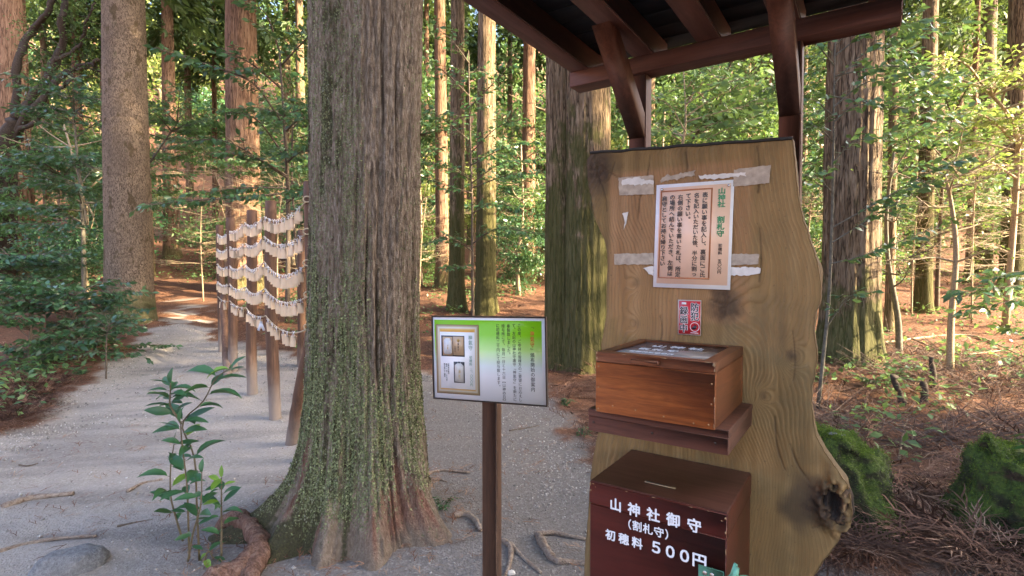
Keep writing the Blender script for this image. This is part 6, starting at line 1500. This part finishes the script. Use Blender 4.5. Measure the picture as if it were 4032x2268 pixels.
mb.build('fallen_cedar_sprays', M['sprays'], None, False, label='heaps of feathery dry cedar sprays on the ground', cat='litter', kind='stuff')
# grey tangle of dead twigs right of the slab
mb = MB()
P = scatter(2600, (1.5, 7), (3.4, 8.5), lambda x, y: .8 * sstep(-.3, .3, fbm(x * .7, y * .7, 2, 2)), 1.35)
for x, y in P:
    a = rng.uniform(0, 2*np.pi); L_ = rng.uniform(.15, .65); z = T(x, y); e = np.array([math.cos(a), math.sin(a), rng.uniform(.0, .7)]) * L_
    p0 = np.array([x, y, z + .01]); mb.tube(np.array([p0, p0 + e * .5 + rng.normal(0, .03, 3), p0 + e]), [.004, .003, .0015], 3, False)
mb.build('dead_twigs', plain('dead_twig', (.135, .095, .078), .9, .4, 40), None, True, label='tangle of dead grey brown twigs on the ground at right', cat='twigs', kind='stuff')
# gravel
mb = MB()
def gravel_keep(x, y):
    d = path_dist(x, y); edge_ = np.exp(-((d - .25) / .45)**2)
    return np.where(np.hypot(x - TC[0], y - TC[1]) < .55, 0, np.clip((d > -.1) * (.06 + .8 * edge_) * (.6 + .8 * fbm(x * 1.5, y * 1.5, 11, 3)), 0, 1))
P = scatter(11000, (-8, 5), (2.2, 9.5), gravel_keep, 1.2); n = len(P)
X, Y, Z = frames(rand_dirs(rng, n), rand_dirs(rng, n)); s = rng.uniform(.003, .010, n) * rng.choice([1, 1, 1, 1.6], n)
mb.batch(OCT_V, OCT_F, np.column_stack([P, terrain(P[:, 0], P[:, 1]) + .001]), X, Y, Z, s, s * .8, s * .6, rnd=rng.random(n))
m, nt, b = new_mat('gravel'); nt.links.new(ramp(nt, attr(nt, 'rnd'), [(0, (.15, .14, .13)), (.5, (.31, .285, .262)), (.85, (.42, .395, .37)), (1, (.55, .53, .505))]), b.inputs['Base Color']); b.inputs['Roughness'].default_value = .85
mb.build('gravel', m, None, False, label='grey white gravel scattered over the path', cat='gravel', kind='stuff')
# low green growth in the wood
mb = MB()
P = scatter(2600, (-16, 16), (8, 24), lambda x, y: .9 * sstep(.05, .4, fbm(x * .5, y * .5, 15, 3)) * (path_dist(x, y) < -.3), 1.0); n = len(P)
P = np.concatenate([P, scatter(420, (1.6, 7), (3.9, 8.5), lambda x, y: .8 * sstep(.0, .35, fbm(x * 1.1, y * 1.1, 22, 3)), 1.0), scatter(160, (-7, -3), (5, 8), lambda x, y: .8 * (path_dist(x, y) < -.1), 1.0)])
P3 = np.repeat(np.column_stack([P, terrain(P[:, 0], P[:, 1])]), 5, 0); n = len(P3); P3 = P3 + rng.normal(0, .10, (n, 3)) * np.array([1, 1, 0]) + np.array([0, 0, 1.]) * rng.uniform(.03, .3, (n, 1))
X, Y, Z = frames(rand_dirs(rng, n) * np.array([1, 1, .4]), np.array([0, 0, 1.]) + rng.normal(0, .4, (n, 3))); s = rng.uniform(.05, .12, n)
mb.batch(LEAF5_V, LEAF5_F, P3, X, Y, Z, s, s * .5, s, rnd=rng.random(n))
mb.build('ground_plants', M['leaf_mid'], None, True, label='scattered low green seedlings on the forest floor', cat='ground cover', kind='stuff')
